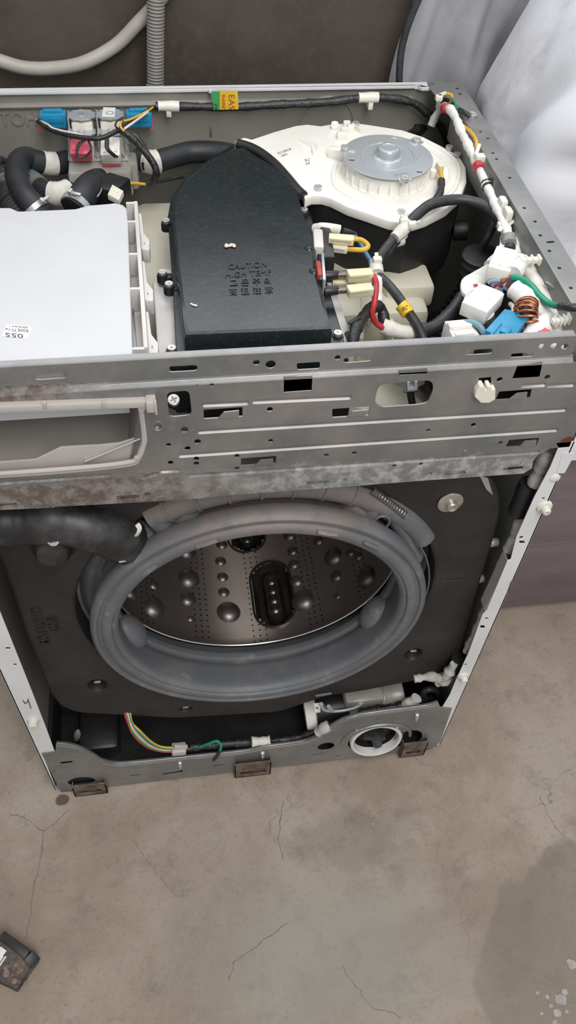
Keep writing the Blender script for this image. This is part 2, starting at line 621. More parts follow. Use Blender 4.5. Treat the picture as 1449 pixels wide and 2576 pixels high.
M_XZ = Matrix(((1, 0, 0, 0), (0, 0, 1, 0), (0, 1, 0, 0), (0, 0, 0, 1)))   # local (x,y,z) -> world (x, z, y): plates that stand upright


def plate(bm, outer, holes, t, M, bev=0, mi=0):
    cu = bpy.data.curves.new('tmp', 'CURVE')
    cu.dimensions = '2D'
    cu.fill_mode = 'BOTH'
    cu.extrude = max(t / 2 - bev, 1e-5)
    cu.bevel_depth = bev
    cu.bevel_resolution = 1 if bev else 0
    for pl in [outer] + list(holes):
        sp = cu.splines.new('POLY')
        sp.points.add(len(pl) - 1)
        for q, p in zip(sp.points, pl): q.co = (p[0], p[1], 0, 1)
        sp.use_cyclic_u = True
    o = bpy.data.objects.new('tmp', cu)
    me = o.to_mesh()
    n0 = len(bm.faces)
    me2 = me.copy()
    me2.transform(M)
    bm.from_mesh(me2)
    bm.faces.ensure_lookup_table()
    for f in bm.faces[n0:]: f.material_index = mi
    o.to_mesh_clear()
    bpy.data.meshes.remove(me2)
    bpy.data.objects.remove(o)
    bpy.data.curves.remove(cu)


def plate_y(bm, outer, holes, y, t, bev=0, mi=0):
    """upright plate, front face at y, thickness t backwards"""
    plate(bm, outer, holes, t, Matrix.Translation((0, y + t / 2, 0)) @ M_XZ, bev, mi)


def plate_z(bm, outer, holes, z0, z1, bev=0, mi=0):
    plate(bm, outer, holes, z1 - z0, Matrix.Translation((0, 0, (z0 + z1) / 2)), bev, mi)


def text(name, s, m, parent, O, U, V, depth=.0006, n=None, mirror=False, weight=0):
    """lettering as flat relief: baseline from O along U, cap height V"""
    cu = bpy.data.curves.new('tmp', 'FONT')
    cu.body = s
    cu.extrude = .5
    cu.offset = weight
    o = bpy.data.objects.new('tmp', cu)
    C.objects.link(o)
    dg = bpy.context.evaluated_depsgraph_get()
    me = bpy.data.meshes.new_from_object(o.evaluated_get(dg))
    bpy.data.objects.remove(o)
    bpy.data.curves.remove(cu)
    xs = [v.co.x for v in me.vertices]
    ys = [v.co.y for v in me.vertices]
    x0, x1, y0, y1 = min(xs), max(xs), min(ys), max(ys)
    O, U, V = Vector(O), Vector(U), Vector(V)
    n = Vector(n) if n is not None else U.cross(V).normalized()
    for v in me.vertices:
        q = v.co
        fx = (q.x - x0) / (x1 - x0)
        if mirror: fx = 1 - fx
        v.co = O + U * fx + V * ((q.y - y0) / (y1 - y0)) + n * (depth * (q.z + .5))
    me.materials.append(m)
    ob = bpy.data.objects.new(name, me)
    C.objects.link(ob)
    ob.parent = parent
    return ob


def scaled0(P, k):
    cx = sum(p[0] for p in P) / len(P)
    cy_ = sum(p[1] for p in P) / len(P)
    return [(cx + (x - cx) * k, cy_ + (y - cy_) * k) for x, y in P]


# a pan-head screw with a real cross recess; all copies share the mesh
def make_screw_mesh():
    bm = newbm()
    n = 20
    k = .16
    L = .62
    plus = [(k, k), (L, k), (L, -k), (k, -k), (k, -L), (-k, -L), (-k, -k), (-L, -k), (-L, k), (-k, k), (-k, L), (k, L)]
    plate(bm, circ((0, 0), .92, n), [plus], .42, Matrix.Translation((0, 0, .42)), .1)
    cy(bm, (0, 0, -.6), (0, 0, .32), .93, n=n)
    me = bpy.data.meshes.new('screw')
    bm.to_mesh(me)
    bm.free()
    me.materials.append(M_screw)
    me.shade_smooth()
    me.set_sharp_from_angle(angle=math.radians(40))
    return me


SCREW = make_screw_mesh()


def screw(p, parent, r=.0048, nrm=(0, 0, 1), name='screw', washer=0):
    o = bpy.data.objects.new(name, SCREW)
    C.objects.link(o)
    o.parent = parent
    o.location = p
    q = Vector(nrm).to_track_quat('Z', 'Y') @ Quaternion((0, 0, 1), random.random() * 3)
    o.rotation_mode = 'QUATERNION'
    o.rotation_quaternion = q
    o.scale = (r, r, r)
    return o


def join_to(bm, fn):
    fn(bm)


# ================================================================== THE SETTING
H = .8225
bm = newbm()
b2(bm, (-2.2, -2.0, -.1), (2.2, .55, 0))
floor = fin('floor', bm, M_floor, None, 0)
floor['kind'] = 'structure'
bm = newbm()
b2(bm, (-2.2, .55, -.1), (2.2, .65, 1.08))  # wall top kept low so the added light behind it reaches the lid
wall = fin('wall_back', bm, M_wall, None, 0)
wall['kind'] = 'structure'
# hairline cracks in the concrete
rnd = random.Random(11)
for L, wd in (([(712, 2012), (706, 2070), (700, 2110), (712, 2150), (706, 2172)], .0007), ([(575, 2470), (590, 2420), (615, 2402), (655, 2372), (690, 2348), (728, 2318)], .0007), ([(20, 2048), (70, 2062), (108, 2090), (150, 2058), (172, 2036)], .0007), ([(108, 2090), (100, 2170), (82, 2240), (76, 2310), (60, 2370)], .0007), ([(905, 2490), (930, 2530), (985, 2545), (1010, 2570)], .0006), ([(420, 2230), (380, 2180), (330, 2110)], .0004), ([(1356, 2000), (1385, 2060), (1420, 2110)], .0005), ([(860, 2430), (885, 2470), (905, 2490)], .0005)):
    P = resample([Z(px, py, 0) for px, py in L], .006)
    P = [p + Vector((rnd.uniform(-.0016, .0016), rnd.uniform(-.0016, .0016), 0)) for p in P]
    bm = newbm()
    A, B = [], []
    for i, p in enumerate(P):
        T = (P[min(i + 1, len(P) - 1)] - P[max(i - 1, 0)]).normalized()
        nn = Vector((-T.y, T.x, 0)) * wd * rnd.uniform(.25, .8)
        A.append(bm.verts.new((p.x + nn.x, p.y + nn.y, .0003)))
        B.append(bm.verts.new((p.x - nn.x, p.y - nn.y, .0003)))
    for i in range(len(P) - 1): bm.faces.new((A[i], A[i + 1], B[i + 1], B[i]))
    fin('crack', bm, mat('crack_dirt', (0.115, 0.092, 0.075), .9, col2=(0.17, 0.14, 0.115), scale=90), floor, 0)
# paint spots dropped on the floor
rnd = random.Random(3)
for px, py, r in [(1352, 2498, 5), (1376, 2508, 6), (1409, 2515, 16), (1386, 2530, 6), (1402, 2548, 12), (1362, 2550, 5), (1420, 2495, 9), (1438, 2425, 14),
                  (1425, 2545, 6), (1395, 2572, 7), (1155, 2022, 3), (938, 2073, 3), (1326, 1808, 4), (1062, 1945, 3), (1235, 1790, 3)]:
    p = Z(px, py, 0)
    q = Z(px + r, py, 0)
    R = (q - p).length
    bm = newbm()
    plate_z(bm, [(p.x + R * math.cos(a * math.pi / 7) * rnd.uniform(.7, 1.1), p.y + R * math.sin(a * math.pi / 7) * rnd.uniform(.6, 1.0)) for a in range(14)], [], .0001, .0006)
    fin('paint_spot', bm, mat('pale_paint_spot', (0.30, 0.275, 0.245), .7, col2=(0.40, 0.38, 0.35), scale=90), floor, 0)

# ================================================================== THE WASHING MACHINE
WM = thing('washing_machine', 'white front loading washing machine stripped of its lid, door and front panel', 'washing machine')

# ---- cabinet
def sheet(name, lo, hi, inner_axis, inner_sign, label=None):
    bm = newbm()
    b2(bm, lo, hi)
    for f in bm.faces:
        f.normal_update()
        if f.normal[inner_axis] * inner_sign > .5: f.material_index = 1
    return fin(name, bm, [M_white, M_inner if inner_axis == 1 else M_side], WM, 0, label)


sheet('side_panel', (.2985, 0, .012), (.3, .49, H - .002), 0, -1)
sheet('side_panel', (-.3, 0, .012), (-.2985, .49, H - .002), 0, 1)
back = sheet('back_panel', (-.2985, .4885, .03), (.2985, .49, H - .004), 1, -1)
bm = newbm()
tb(bm, [(-.298, .488, .8045), (.24, .488, .8045)], .0035, 8, 2)
fin('pressed_bead', bm, M_inner, back)
bm = newbm()
plate_z(bm, [(-.2995, .4855), (.2445, .4855), (.2475, .479), (.2565, .479), (.2565, .4925), (-.2995, .4925)], [circ(xy(529, 224, H), .0014, 8), circ(xy(1047, 213, H), .0016, 8)], H - .0045, H, .0008)
fin('top_flange', bm, M_white, back)
for s, a, b in (('HOT', (0, 308), (92, 297)), ('COLD', (195, 292), (312, 283))):
    p, q = Y(*a, .4885), Y(*b, .4885)
    text('embossed_lettering', s, M_inner, back, (p.x, .4887, p.z - .004), (q.x - p.x, 0, 0), (0, 0, .0165), .0016, (0, -1, 0), True, .02)
for cx, cz, R in ((823, 290, 77),):
    p = Y(cx, cz, .4885)
    bm = newbm()
    pts = [(p.x + .034 * math.cos(a * math.pi / 20), .4885, p.z - .012 + .034 * math.sin(a * math.pi / 20)) for a in range(-3, 24)]
    tb(bm, pts, .0018, 8, 1)
    fin('pressed_ring', bm, M_inner, back)
p = Y(530, 328, .4885)
bm = newbm()
b2(bm, (p.x - .0015, .4875, p.z - .008), (p.x + .0015, .489, p.z + .006), .0008)
fin('bright_tab', bm, M_galv, back)

# ---- top rails with hole rows
holes = [(1087, 211), (1150, 222), (1157, 236), (1209, 331), (1227, 348), (1240, 385), (1249, 400), (1282, 447), (1319, 523), (1346, 557), (1359, 592), (1382, 631), (1407, 674), (1436, 724)]
bm = newbm()
outer = [(.2995, .004), (.2995, .4925), (.2565, .4925), (.2555, .482), (.2575, .462), (.263, .455), (.270, .452), (.2762, .440), (.2765, .004)]
hl = [circ(xy(px, py, H), .0019 if i > 2 else .0025, 10) for i, (px, py) in enumerate(holes)] + [pill(xy(1378, 609, H), xy(1391, 608, H), .0016, 4)]
plate_z(bm, outer, hl, H - .0012, H)
# inner face of the rail
v = [bm.verts.new(q) for q in ((.2765, .004, H - .0003), (.2765, .44, H - .0003), (.2725, .43, .784), (.2725, .004, .784))]
bm.faces.new(v)
v2 = [bm.verts.new(q) for q in ((.2775, .004, H - .0006), (.2775, .44, H - .0006), (.2735, .43, .784), (.2735, .004, .784))]
bm.faces.new(v2)
for i in range(4): bm.faces.new((v[i], v[(i + 1) % 4], v2[(i + 1) % 4], v2[i]))
tb(bm, [(.2768, .004, H - .0012), (.2768, .442, H - .0012)], .0013, 8, 2)
rail = fin('top_rail', bm, M_galv, WM, 30, 'galvanised rail with a row of punched holes')
bm = newbm()
plate_z(bm, [(-x, y) for x, y in outer], [], H - .0012, H)
b2(bm, (-.2775, .004, .784), (-.2763, .44, H - .0004))
fin('top_rail', bm, M_galv, WM)
# folded tab under the rail
bm = newbm()
bar(bm, Z(1140, 335, .79), Z(1156, 395, .785), .0015, .03)
fin('folded_tab', bm, M_galv, rail)
screw(Z(1188, 291, H + .0005), rail, .0048, (.2, -.1, 1))

# ---- front side flanges
def sq(px, py, a, b): return [xz(px - a, py - b), xz(px + a, py - b), xz(px + a, py + b), xz(px - a, py + b)]
bm = newbm()
inn = [(1405, 1126), (1385, 1175), (1345, 1250), (1300, 1350), (1285, 1408), (1277, 1411), (1225, 1535), (1215, 1545), (1180, 1640), (1146, 1715), (1132, 1748), (1112, 1781)]
outer = [(.2998, .70)] + [(.2815, .70)] + [xz(*p) for p in inn] + [(.281, .145), (.292, .10), (.2945, .014), (.2998, .012)]
hl = [circ(xz(1418, 1146), .0024, 10), circ(xz(1311, 1352), .0026, 10), sq(1313, 1364, 7, 4), circ(xz(1224, 1556), .0026, 10), sq(1214, 1577, 6, 4), circ(xz(1171, 1672), .0026, 10), circ(xz(1141, 1746), .0016, 8), circ(xz(1367, 1254), .002, 8)]
plate_y(bm, outer, hl, 0, .0012, .0003)
fr = fin('front_flange', bm, M_white, WM, 30, 'white right hand edge of the open front')
for px, py, r in ((1369, 1274, .0085), (1165, 1701, .0085)):
    p = Y(px, py, 0)
    bm = newbm()
    revolve(bm, (p.x, .001, p.z), (0, -1, 0), [(0, r), (.002, r), (.0035, r * .9), (.004, r * .62), (.009, r * .55), (.0105, r * .4), (.0105, r * .2), (.008, r * .18)], 18)
    fin('rubber_bumper', bm, mat('bumper_plastic', (0.62, 0.575, 0.51), .45, col2=(0.70, 0.665, 0.61), scale=80), fr)
p = Y(1396, 1203, 0)
bm = newbm()
revolve(bm, (p.x, .001, p.z), (0, -1, 0), [(0, .006), (.0015, .0055), (.0025, .003)], 14)
fin('plug', bm, M_white, fr)
bm = newbm()
plate_y(bm, rp([xz(1415, 1138), xz(1447, 1140), xz(1420, 1190), xz(1400, 1190)], .002), [], -.0004, .0006)
fin('pressed_pad', bm, M_white, fr)
bm = newbm()   # folded-in lip of the flange
a, b = Y(1280, 1412, .002), Y(1222, 1536, .002)
bar(bm, a + Vector((-.001, .008, 0)), b + Vector((-.001, .008, 0)), .0012, .016, up=(0, 1, 0))
fin('folded_lip', bm, M_drawer, fr)
bm = newbm()
plate_y(bm, [xz(1296, 1450), xz(1290, 1470), xz(1273, 1497), xz(1284, 1464)], [], -.0003, .0005)
fin('paint_chip', bm, M_rust, fr)
bm = newbm()
inn = [(0, 1540), (40, 1640), (80, 1740), (115, 1830), (137, 1890)]
outer = [(-.2998, .70), (-.2735, .70)] + [xz(*p) for p in inn] + [xz(106, 1893), xz(143, 1990), (-.2998, .012)]
hl = [sq(20, 1631, 6, 3), circ(xz(38, 1672), .0026, 10), circ(xz(104, 1860), .0014, 8)]
plate_y(bm, outer, hl, 0, .0012, .0003)
fl = fin('front_flange', bm, M_white, WM, 30, 'white left hand edge of the open front')
p = Y(84, 1812, 0)
bm = newbm()
revolve(bm, (p.x, .001, p.z), (0, -1, 0), [(0, .0095), (.0015, .009), (.002, .0065), (.010, .006), (.0115, .004), (.0115, .0015)], 18)
fin('rubber_bumper', bm, MATS['bumper_plastic'], fl)
o = Y(60, 1764, -.0005)
bm = newbm()
tb(bm, [Y(58, 1762, -.0003), Y(64, 1770, -.0003), Y(71, 1762, -.0003)], .0006, 5, 4)
tb(bm, [Y(70, 1758, -.0003), Y(73, 1768, -.0003), Y(78, 1782, -.0003)], .0006, 5, 4)
fin('pen_mark', bm, M_ink, fl)

# ---- front frame (bracket behind the control panel)
def px_poly(L, y=0.0): return [xz(px, py, y) for px, py in L]
holes, tabs = [], []
YS = .005
up_holes = [pill(xz(95, 948, YS), xz(159, 944, YS), .0032), pill(xz(432, 929, YS), xz(488, 926, YS), .003), circ(xz(645, 912, YS), .0029), circ(xz(681, 917, YS), .0042),
            rp(px_poly([(746, 914), (806, 910), (804, 928), (748, 931)], YS), .002), circ(xz(849, 900, YS), .0026), pill(xz(873, 906, YS), xz(928, 902, YS), .003),
            pill(xz(1177, 887, YS), xz(1232, 884, YS), .0027), rp(px_poly([(1287, 890), (1341, 886), (1340, 897), (1284, 900)], YS), .0006), circ(xz(1362, 871, YS), .0025), circ(xz(1393, 870, YS), .003), circ(xz(1421, 872, YS), .0032)]
main_rects = [([(714, 949), (786, 945), (784, 983), (714, 988)], .001), ([(419, 987), (476, 982), (483, 1044), (426, 1050)], .005),
              ([(955, 968), (1040, 958), (1087, 957), (1091, 980), (1076, 1013), (1055, 1018), (960, 1025), (943, 1015), (946, 990)], .006),
              ([(1003, 933), (1076, 928), (1074, 940), (1004, 945)], .001), ([(1302, 919), (1365, 911), (1357, 948), (1288, 954)], .001),
              ([(1204, 951), (1236, 948), (1236, 966), (1203, 968)], .001),
              ([(512, 1031), (610, 1024), (610, 1048), (513, 1054)], .0006), ([(836, 1029), (930, 1022), (927, 1045), (836, 1051)], .0006),
              ([(606, 1153), (695, 1147), (694, 1166), (606, 1172)], .0006), ([(1256, 985), (1338, 979), (1333, 1001), (1246, 1007)], .0006), ([(1281, 1107), (1357, 1101), (1349, 1121), (1271, 1125)], .0006),
              ([(1118, 1186), (1170, 1183), (1172, 1193), (1121, 1197)], .0006), ([(1265, 1177), (1315, 1173), (1316, 1180), (1269, 1185)], .0006), ([(771, 1213), (826, 1209), (828, 1216), (773, 1220)], .0006),
              ([(293, 1248), (351, 1244), (351, 1254), (294, 1258)], .0006), ([(-30, 1270), (42, 1265), (42, 1274), (-30, 1279)], .0006)]
holes += [rp(px_poly(L), r) for L, r in main_rects]
for px, py, r in [(464, 1081, .0033), (497, 1111, .003), (472, 1128, .0026), (494, 1154, .0026), (494, 1166, .0026), (429, 1164, .0026), (397, 1073, .003), (424, 1119, .0022), (596, 1147, .0025), (596, 1178, .0025),
                  (679, 1030, .0027), (681, 1109, .0022), (821, 1145, .0024), (891, 1140, .0024), (1077, 1083, .0021), (1191, 1069, .0025), (1257, 955, .0027), (1377, 949, .0027), (1259, 1114, .002), (992, 1172, .0021), (1059, 1168, .0021),
                  (1081, 1192, .0024), (866, 1208, .0028), (370, 1244, .0028), (533, 969, .0018), (496, 970, .001)]:
    holes.append(circ(xz(px, py), r, 12))
drawer_open = [(-.285, xz(0, 1013)[1])] + px_poly([(150, 1009), (372, 1001), (386, 1003), (388, 1029), (362, 1032), (371, 1108), (362, 1142), (351, 1165), (334, 1176), (180, 1192), (0, 1206)]) + [(-.285, xz(0, 1206)[1])]
holes.append(drawer_open)
# pressed grooves: a hole in the sheet closed by a trough
grooves = [[(515, 1019), (620, 1014)], [(640, 1011), (878, 1000)], [(503, 1087), (1420, 1031)], [(455, 1147), (1398, 1082)], [(480, 1197), (1352, 1138)], [(-20, 1217), (272, 1196)], [(1317, 971), (1368, 968)], [(1382, 971), (1440, 968)], [(408, 1186), (446, 1184)], [(360, 1203), (392, 1192)]]
gr = []
for (a, b) in grooves:
    gr.append((xz(*a), xz(*b)))
    holes.append(pill(xz(*a), xz(*b), .0028))
bm = newbm()
outer = [(-.2985, .7985), (.2665, .7985), (.2915, .7975), (.2965, .792), (.2965, .6935)] + px_poly([(1385, 1128), (1354, 1144), (1341, 1160), (1338, 1178), (1318, 1191), (1080, 1208), (849, 1226), (560, 1247), (500, 1254), (400, 1261), (140, 1275), (135, 1277), (0, 1283)]) + [(-.2985, xz(0, 1283)[1] - .002)]
plate_y(bm, outer, holes, 0, .0013)
for a, b in gr:
    A = pill(a, b, .0028)
    B = pill(a, b, .0012)
    ra = [bm.verts.new((x, .0002, z)) for x, z in A]
    rb = [bm.verts.new((x, .0017, z)) for x, z in B]
    skin(bm, ra, rb)
    cap(bm, rb)
# upper strip set back, with its sloping step and rolled top edge
plate_y(bm, [(-.2985, .8020), (.2635, .8020), (.2655, .808), (.2625, .8235), (-.2985, .8235)], up_holes, YS, .0012)
def ribbon(bm, L, x0, x1):
    a = [bm.verts.new((x0, y, z)) for y, z in L]
    b = [bm.verts.new((x1, y, z)) for y, z in L]
    for i in range(len(L) - 1): bm.faces.new((a[i], a[i + 1], b[i + 1], b[i]))
ribbon(bm, [(YS, .8025), (YS - .0007, .8008), (.0008, .7992), (0, .7978), (.0012, .7978), (.002, .799), (YS + .0012, .8025)], -.2985, .2665)
ribbon(bm, [(YS + .0003, .8225), (YS + .0004, .8236), (YS + .0022, .8241), (.0125, .8238), (.0125, .8228), (YS + .002, .823)], -.2985, .2622)
# turned-in bottom lip
ribbon(bm, [(0, .6672), (.0005, .6655), (.012, .6650), (.012, .6660), (.001, .6672)], -.2985, .243)
# pressed tongues in the hook slots
for L in ([(549, 1050), (563, 1035), (601, 1031), (601, 1047)], [(872, 1047), (886, 1033), (921, 1030), (919, 1044)], [(641, 1169), (655, 1156), (687, 1153), (687, 1165)], [(1280, 1003), (1300, 988), (1326, 985), (1323, 1001)], [(1306, 1122), (1320, 1108), (1349, 1106), (1346, 1120)]):
    plate_y(bm, px_poly(L), [], -.0012, .0012)
front = fin('front_frame', bm, M_frame, WM, 25, 'galvanised sheet bracket with slots, holes and pressed ribs')
# dimple round one hole
bm = newbm()
p = Y(397, 1073, 0)
revolve(bm, (p.x, .0005, p.z), (0, -1, 0), [(0, .0066), (.001, .0062), (.0012, .0045), (.0002, .0031), (-.003, .003)], 20, caps=(False, False))
fin('dimple', bm, M_frame, front)
p = Y(1171, 1137, 0)
bm = newbm()
revolve(bm, (p.x, .0003, p.z), (0, -1, 0), [(0, .0028), (.0008, .0024), (.0011, .001)], 14)
fin('dimple', bm, M_frame, front)
# ivory clip standing in the frame
bm = newbm()
plate_y(bm, rp(px_poly([(1203, 962), (1212, 962), (1214, 972), (1221, 972), (1222, 962), (1229, 962), (1231, 970), (1240, 968), (1239, 993), (1226, 1001), (1206, 1001), (1191, 986), (1194, 974)]), .0006), [], -.006, .0085, .0006)
fin('plastic_clip', bm, M_conn, front, 30)
# latch seen through the oval window and the bolt in the square hole
bm = newbm()
y = .03
plate_y(bm, rp(px_poly([(995, 958), (1020, 955), (1068, 955), (1066, 966), (1050, 974), (1046, 984), (1020, 986), (1014, 975), (999, 968)], y), .001), [], y, .006, .001, 0)
plate_y(bm, px_poly([(1023, 958), (1030, 958), (1031, 972), (1042, 971), (1042, 956), (1049, 956), (1049, 977), (1024, 979)], y), [], y - .002, .003, 0, 1)
plate_y(bm, px_poly([(1014, 978), (1052, 976), (1049, 990), (1018, 992)], y), [], y + .002, .006, 0, 2)
fin('latch_bracket', bm, [M_zinc, M_paper, M_black], WM, 30)
tube('wire', [Y(1032, 985, .032), Y(1034, 1000, .034), Y(1040, 1030, .04)], .0035, M_vinyl, WM)
bm = newbm()
p = Y(452, 1015, .03)
cy(bm, (p.x, .034, p.z), (p.x, .06, p.z), .012, n=20)
b2(bm, (p.x - .004, .036, p.z - .018), (p.x + .012, .05, p.z + .02), .002)
o = fin('screw_boss', bm, M_black, WM)
screw(Y(437, 1008, .031), o, .0052, (0, -.5, 1))

# ---- detergent dispenser behind the left opening
bm = newbm()
zt = xz(0, 1013)[1]
# back wall, floor and right cheek of the bin, as thin real walls
R0 = [xz(362, 1034), xz(369, 1108), xz(356, 1150)]
xr = .0
b2(bm, (-.29, .118, .686), (-.103, .1205, .79))
v = []
def quadslab(bm, q, t, mi=0):
    q = [Vector(p) for p in q]
    n = (q[1] - q[0]).cross(q[2] - q[0]).normalized() * t
    a = [bm.verts.new(p) for p in q]
    b = [bm.verts.new(p + n) for p in q]
    N = len(q)
    f = [bm.faces.new(a), bm.faces.new(b[::-1])]
    for i in range(N): f.append(bm.faces.new((a[i], a[(i + 1) % N], b[(i + 1) % N], b[i])))
    setmi(f, mi)
quadslab(bm, [(-.29, .002, .703), (-.118, .002, .703), (-.118, .12, .683), (-.29, .12, .683)], -.002)
quadslab(bm, [(R0[0][0] - .001, .004, R0[0][1]), (R0[1][0] - .001, .004, R0[1][1]), (-.118, .004, .703), (-.118, .12, .683), (-.103, .12, .735), (-.103, .12, .79)], .002)
# wavy inner front lip
L = [(0, 1160), (90, 1153), (155, 1122), (250, 1117), (300, 1112), (355, 1095)]
lip = [xz(px, py, .012) for px, py in L]
plate_y(bm, [(-.29, lip[0][1])] + lip + [(R0[1][0], .729), (R0[2][0], R0[2][1] + .002), (-.12, .701), (-.29, .699)], [], .010, .002, .0004)
# rounded lower rim coming forward
rimp = [(-.29, xz(0, 1200)[1])] + [xz(*q) for q in ((180, 1188), (325, 1172), (346, 1160), (357, 1140), (365, 1108), (357, 1035))]
tb(bm, [Vector((x, .003, z)) for x, z in rimp], .0032, 8, 6)
tb(bm, [Vector((x + (.0 if i else 0), -.001, z + .006)) for i, (x, z) in enumerate(rimp[:4])], .0022, 8, 6)
disp = fin('detergent_dispenser', bm, M_drawer, WM, 40, 'beige plastic drawer housing behind the slot')
bm = newbm()
a, b = Y(-60, 1026, -.002), Y(374, 1010, -.002)
bar(bm, a, b, .008, .007, bev=.001)
for px in (112, 262): bx(bm, Y(px, 1017, -.006), (.003, .003, .006), None, .0005)
e = Y(380, 1012, -.003)
bx(bm, e, (.008, .014, .011), None, .001)
bx(bm, e + Vector((.0035, -.006, 0)), (.002, .004, .014), None, .0004)
fin('front_strip', bm, M_drawer, disp, 30)
bm = newbm()
quadslab(bm, [Y(215, 1150, .014), Y(355, 1096, .016), Y(352, 1102, .006), Y(212, 1160, .006)], .0012)
fin('sloping_rib', bm, M_drawer, disp)

# ---- lower front panel
LY = -.0015
top = [(105, 1896), (139, 1891), (141, 1873), (171, 1876), (201, 1884), (231, 1900), (257, 1916), (291, 1923), (342, 1920), (471, 1907), (620, 1891), (672, 1880), (761, 1868), (801, 1853), (831, 1831), (867, 1811), (907, 1800), (982, 1789), (1070, 1778), (1103, 1769), (1108, 1779), (1137, 1782)]
outer = [xz(px, py, LY) for px, py in top] + [xz(1107, 1868, LY), (.287, .0075)] + [(.24, .004), (.0, .004), (-.23, .004), (-.293, .009)]
holes = [circ(xz(820, 1878, LY), .013, 18, .0135), circ((.2405, .055), .022, 20, .030), circ(xz(205, 1966, LY), .020, 20, .0155), px_poly([(152, 1917), (182, 1914), (182, 1920), (154, 1923)], LY), px_poly([(327, 1951), (355, 1948), (355, 1951), (327, 1954)], LY),
         px_poly([(405, 1947), (460, 1938), (459, 1943), (412, 1950)], LY), px_poly([(537, 1926), (564, 1922), (564, 1925), (537, 1929)], LY), px_poly([(786, 1899), (816, 1894), (816, 1897), (786, 1902)], LY), px_poly([(843, 1902), (857, 1900), (857, 1903), (843, 1905)], LY),
         circ(xz(1129, 1790, LY), .0022, 8), circ(xz(1113, 1820, LY), .002, 8), circ(xz(950, 1807, LY), .0018, 8), circ(xz(860, 1831, LY), .0018, 8), circ(xz(848, 1858, LY), .0016, 8), circ(xz(615, 1901, LY), .0018, 8), circ(xz(705, 1889, LY), .0018, 8), circ(xz(355, 1931, LY), .002, 8), circ(xz(120, 1902, LY), .002, 8), circ(xz(137, 1942, LY), .002, 8), circ(xz(772, 1882, LY), .0014, 8)]
FC = Vector((.1875, LY, .066))
holes.append(circ((FC.x, FC.z), .043, 32))
bm = newbm()
plate_y(bm, outer, holes, LY, .0013)
tp = [Y(px, py, LY + .001) for px, py in top[2:-2]]
tb(bm, [Vector((p.x, LY + .0028, p.z - .0015)) for p in tp], .0042, 8, 4, flat=.8)
ribbon(bm, [(LY, .0045), (LY + .001, .0038), (.012, .0035), (.012, .0045)], -.292, .286)
low = fin('lower_front_panel', bm, M_galv, WM, 30, 'galvanised strip with a wavy top edge')
for px, py in ((453, 1922), (660, 1897), (1047, 1802)):
    p = Y(px, py, LY)
    bm = newbm()
    revolve(bm, (p.x, LY, p.z + .01), (0, -.25, -1), [(0, .0012), (.002, .0035), (.010, .003), (.018, .001)], 10)
    fin('pressed_catch', bm, M_zinc, low)
# filter ring and knob
ax = Vector((0, -1, .16)).normalized()
bm = newbm()
c0 = FC + Vector((0, .012, 0))
revolve(bm, c0, ax, [(0, .0405), (.014, .0405), (.0165, .0395), (.0175, .0375), (.0165, .0352), (.012, .0345), (.004, .034), (.004, .0395), (0, .0405)], 40, caps=(False, False))
fring = fin('filter_ring', bm, mat('filter_ring_plastic', (0.60, 0.575, 0.545), .4, col2=(0.66, 0.635, 0.61), scale=40), low, 40)
bm = newbm()
revolve(bm, c0, ax, [(.006, .0345), (-.02, .0335), (-.022, .030), (-.022, .002)], 40, caps=(False, True))
fin('filter_cup', bm, M_black, low, 40)
bm = newbm()
cy(bm, c0 - ax * .018, c0 - ax * .006, .0325, n=32, bev=.002)
bar(bm, c0 + Vector((-.02, -.002, .006)), c0 + Vector((.016, -.002, -.006)), .008, .022, up=ax, bev=.003)
cy(bm, c0 + Vector((.0, .0, -.002)), c0 + Vector((.006, -.016, -.018)), .0085, .007, 16, .002)
fin('filter_knob', bm, M_cable, low, 40)
bm = newbm()
tb(bm, [FC + Vector((.053 * math.cos(a), -.001, .05 * math.sin(a) + .003)) for a in [math.radians(q) for q in range(0, 181, 12)]], .0025, 8, 2)
fin('pressed_collar', bm, M_galv, low)
for px, py in ((898, 1838), (998, 1829)): screw(Y(px, py, LY - .001), low, .0026, (0, -1, .2))
# three hinge clips on the lower edge
for (a, b, c_, d) in (((180, 1976), (264, 1966), (258, 1992), (205, 1998)), ((590, 1921), (682, 1910), (680, 1938), (600, 1952)), ((1014, 1872), (1067, 1862), (1065, 1893), (1017, 1900))):
    bm = newbm()
    P = [Y(*q, LY - .006) for q in (a, b, c_, d)]
    zt, zb = max(P[0].z, P[1].z), max(min(P[2].z, P[3].z), .002)
    x0, x1 = min(P[0].x, P[3].x), max(P[1].x, P[2].x)
    plate_y(bm, rp([(x0, zb), (x1, zb), (x1, zt), (x0, zt)], .002), [rp([(x0 + .008, zb + .008), (x1 - .008, zb + .008), (x1 - .008, zb + .02), (x0 + .008, zb + .02)], .001)], LY - .009, .002, .0004)
    b2(bm, (x0, LY - .009, zb), (x1, LY + .004, zb + .0016))
    b2(bm, (x0, LY - .009, zb), (x0 + .0014, LY + .001, zt - .004))
    b2(bm, (x1 - .0014, LY - .009, zb), (x1, LY + .001, zt - .004))
    fin('hinge_clip', bm, M_rust, low, 30)
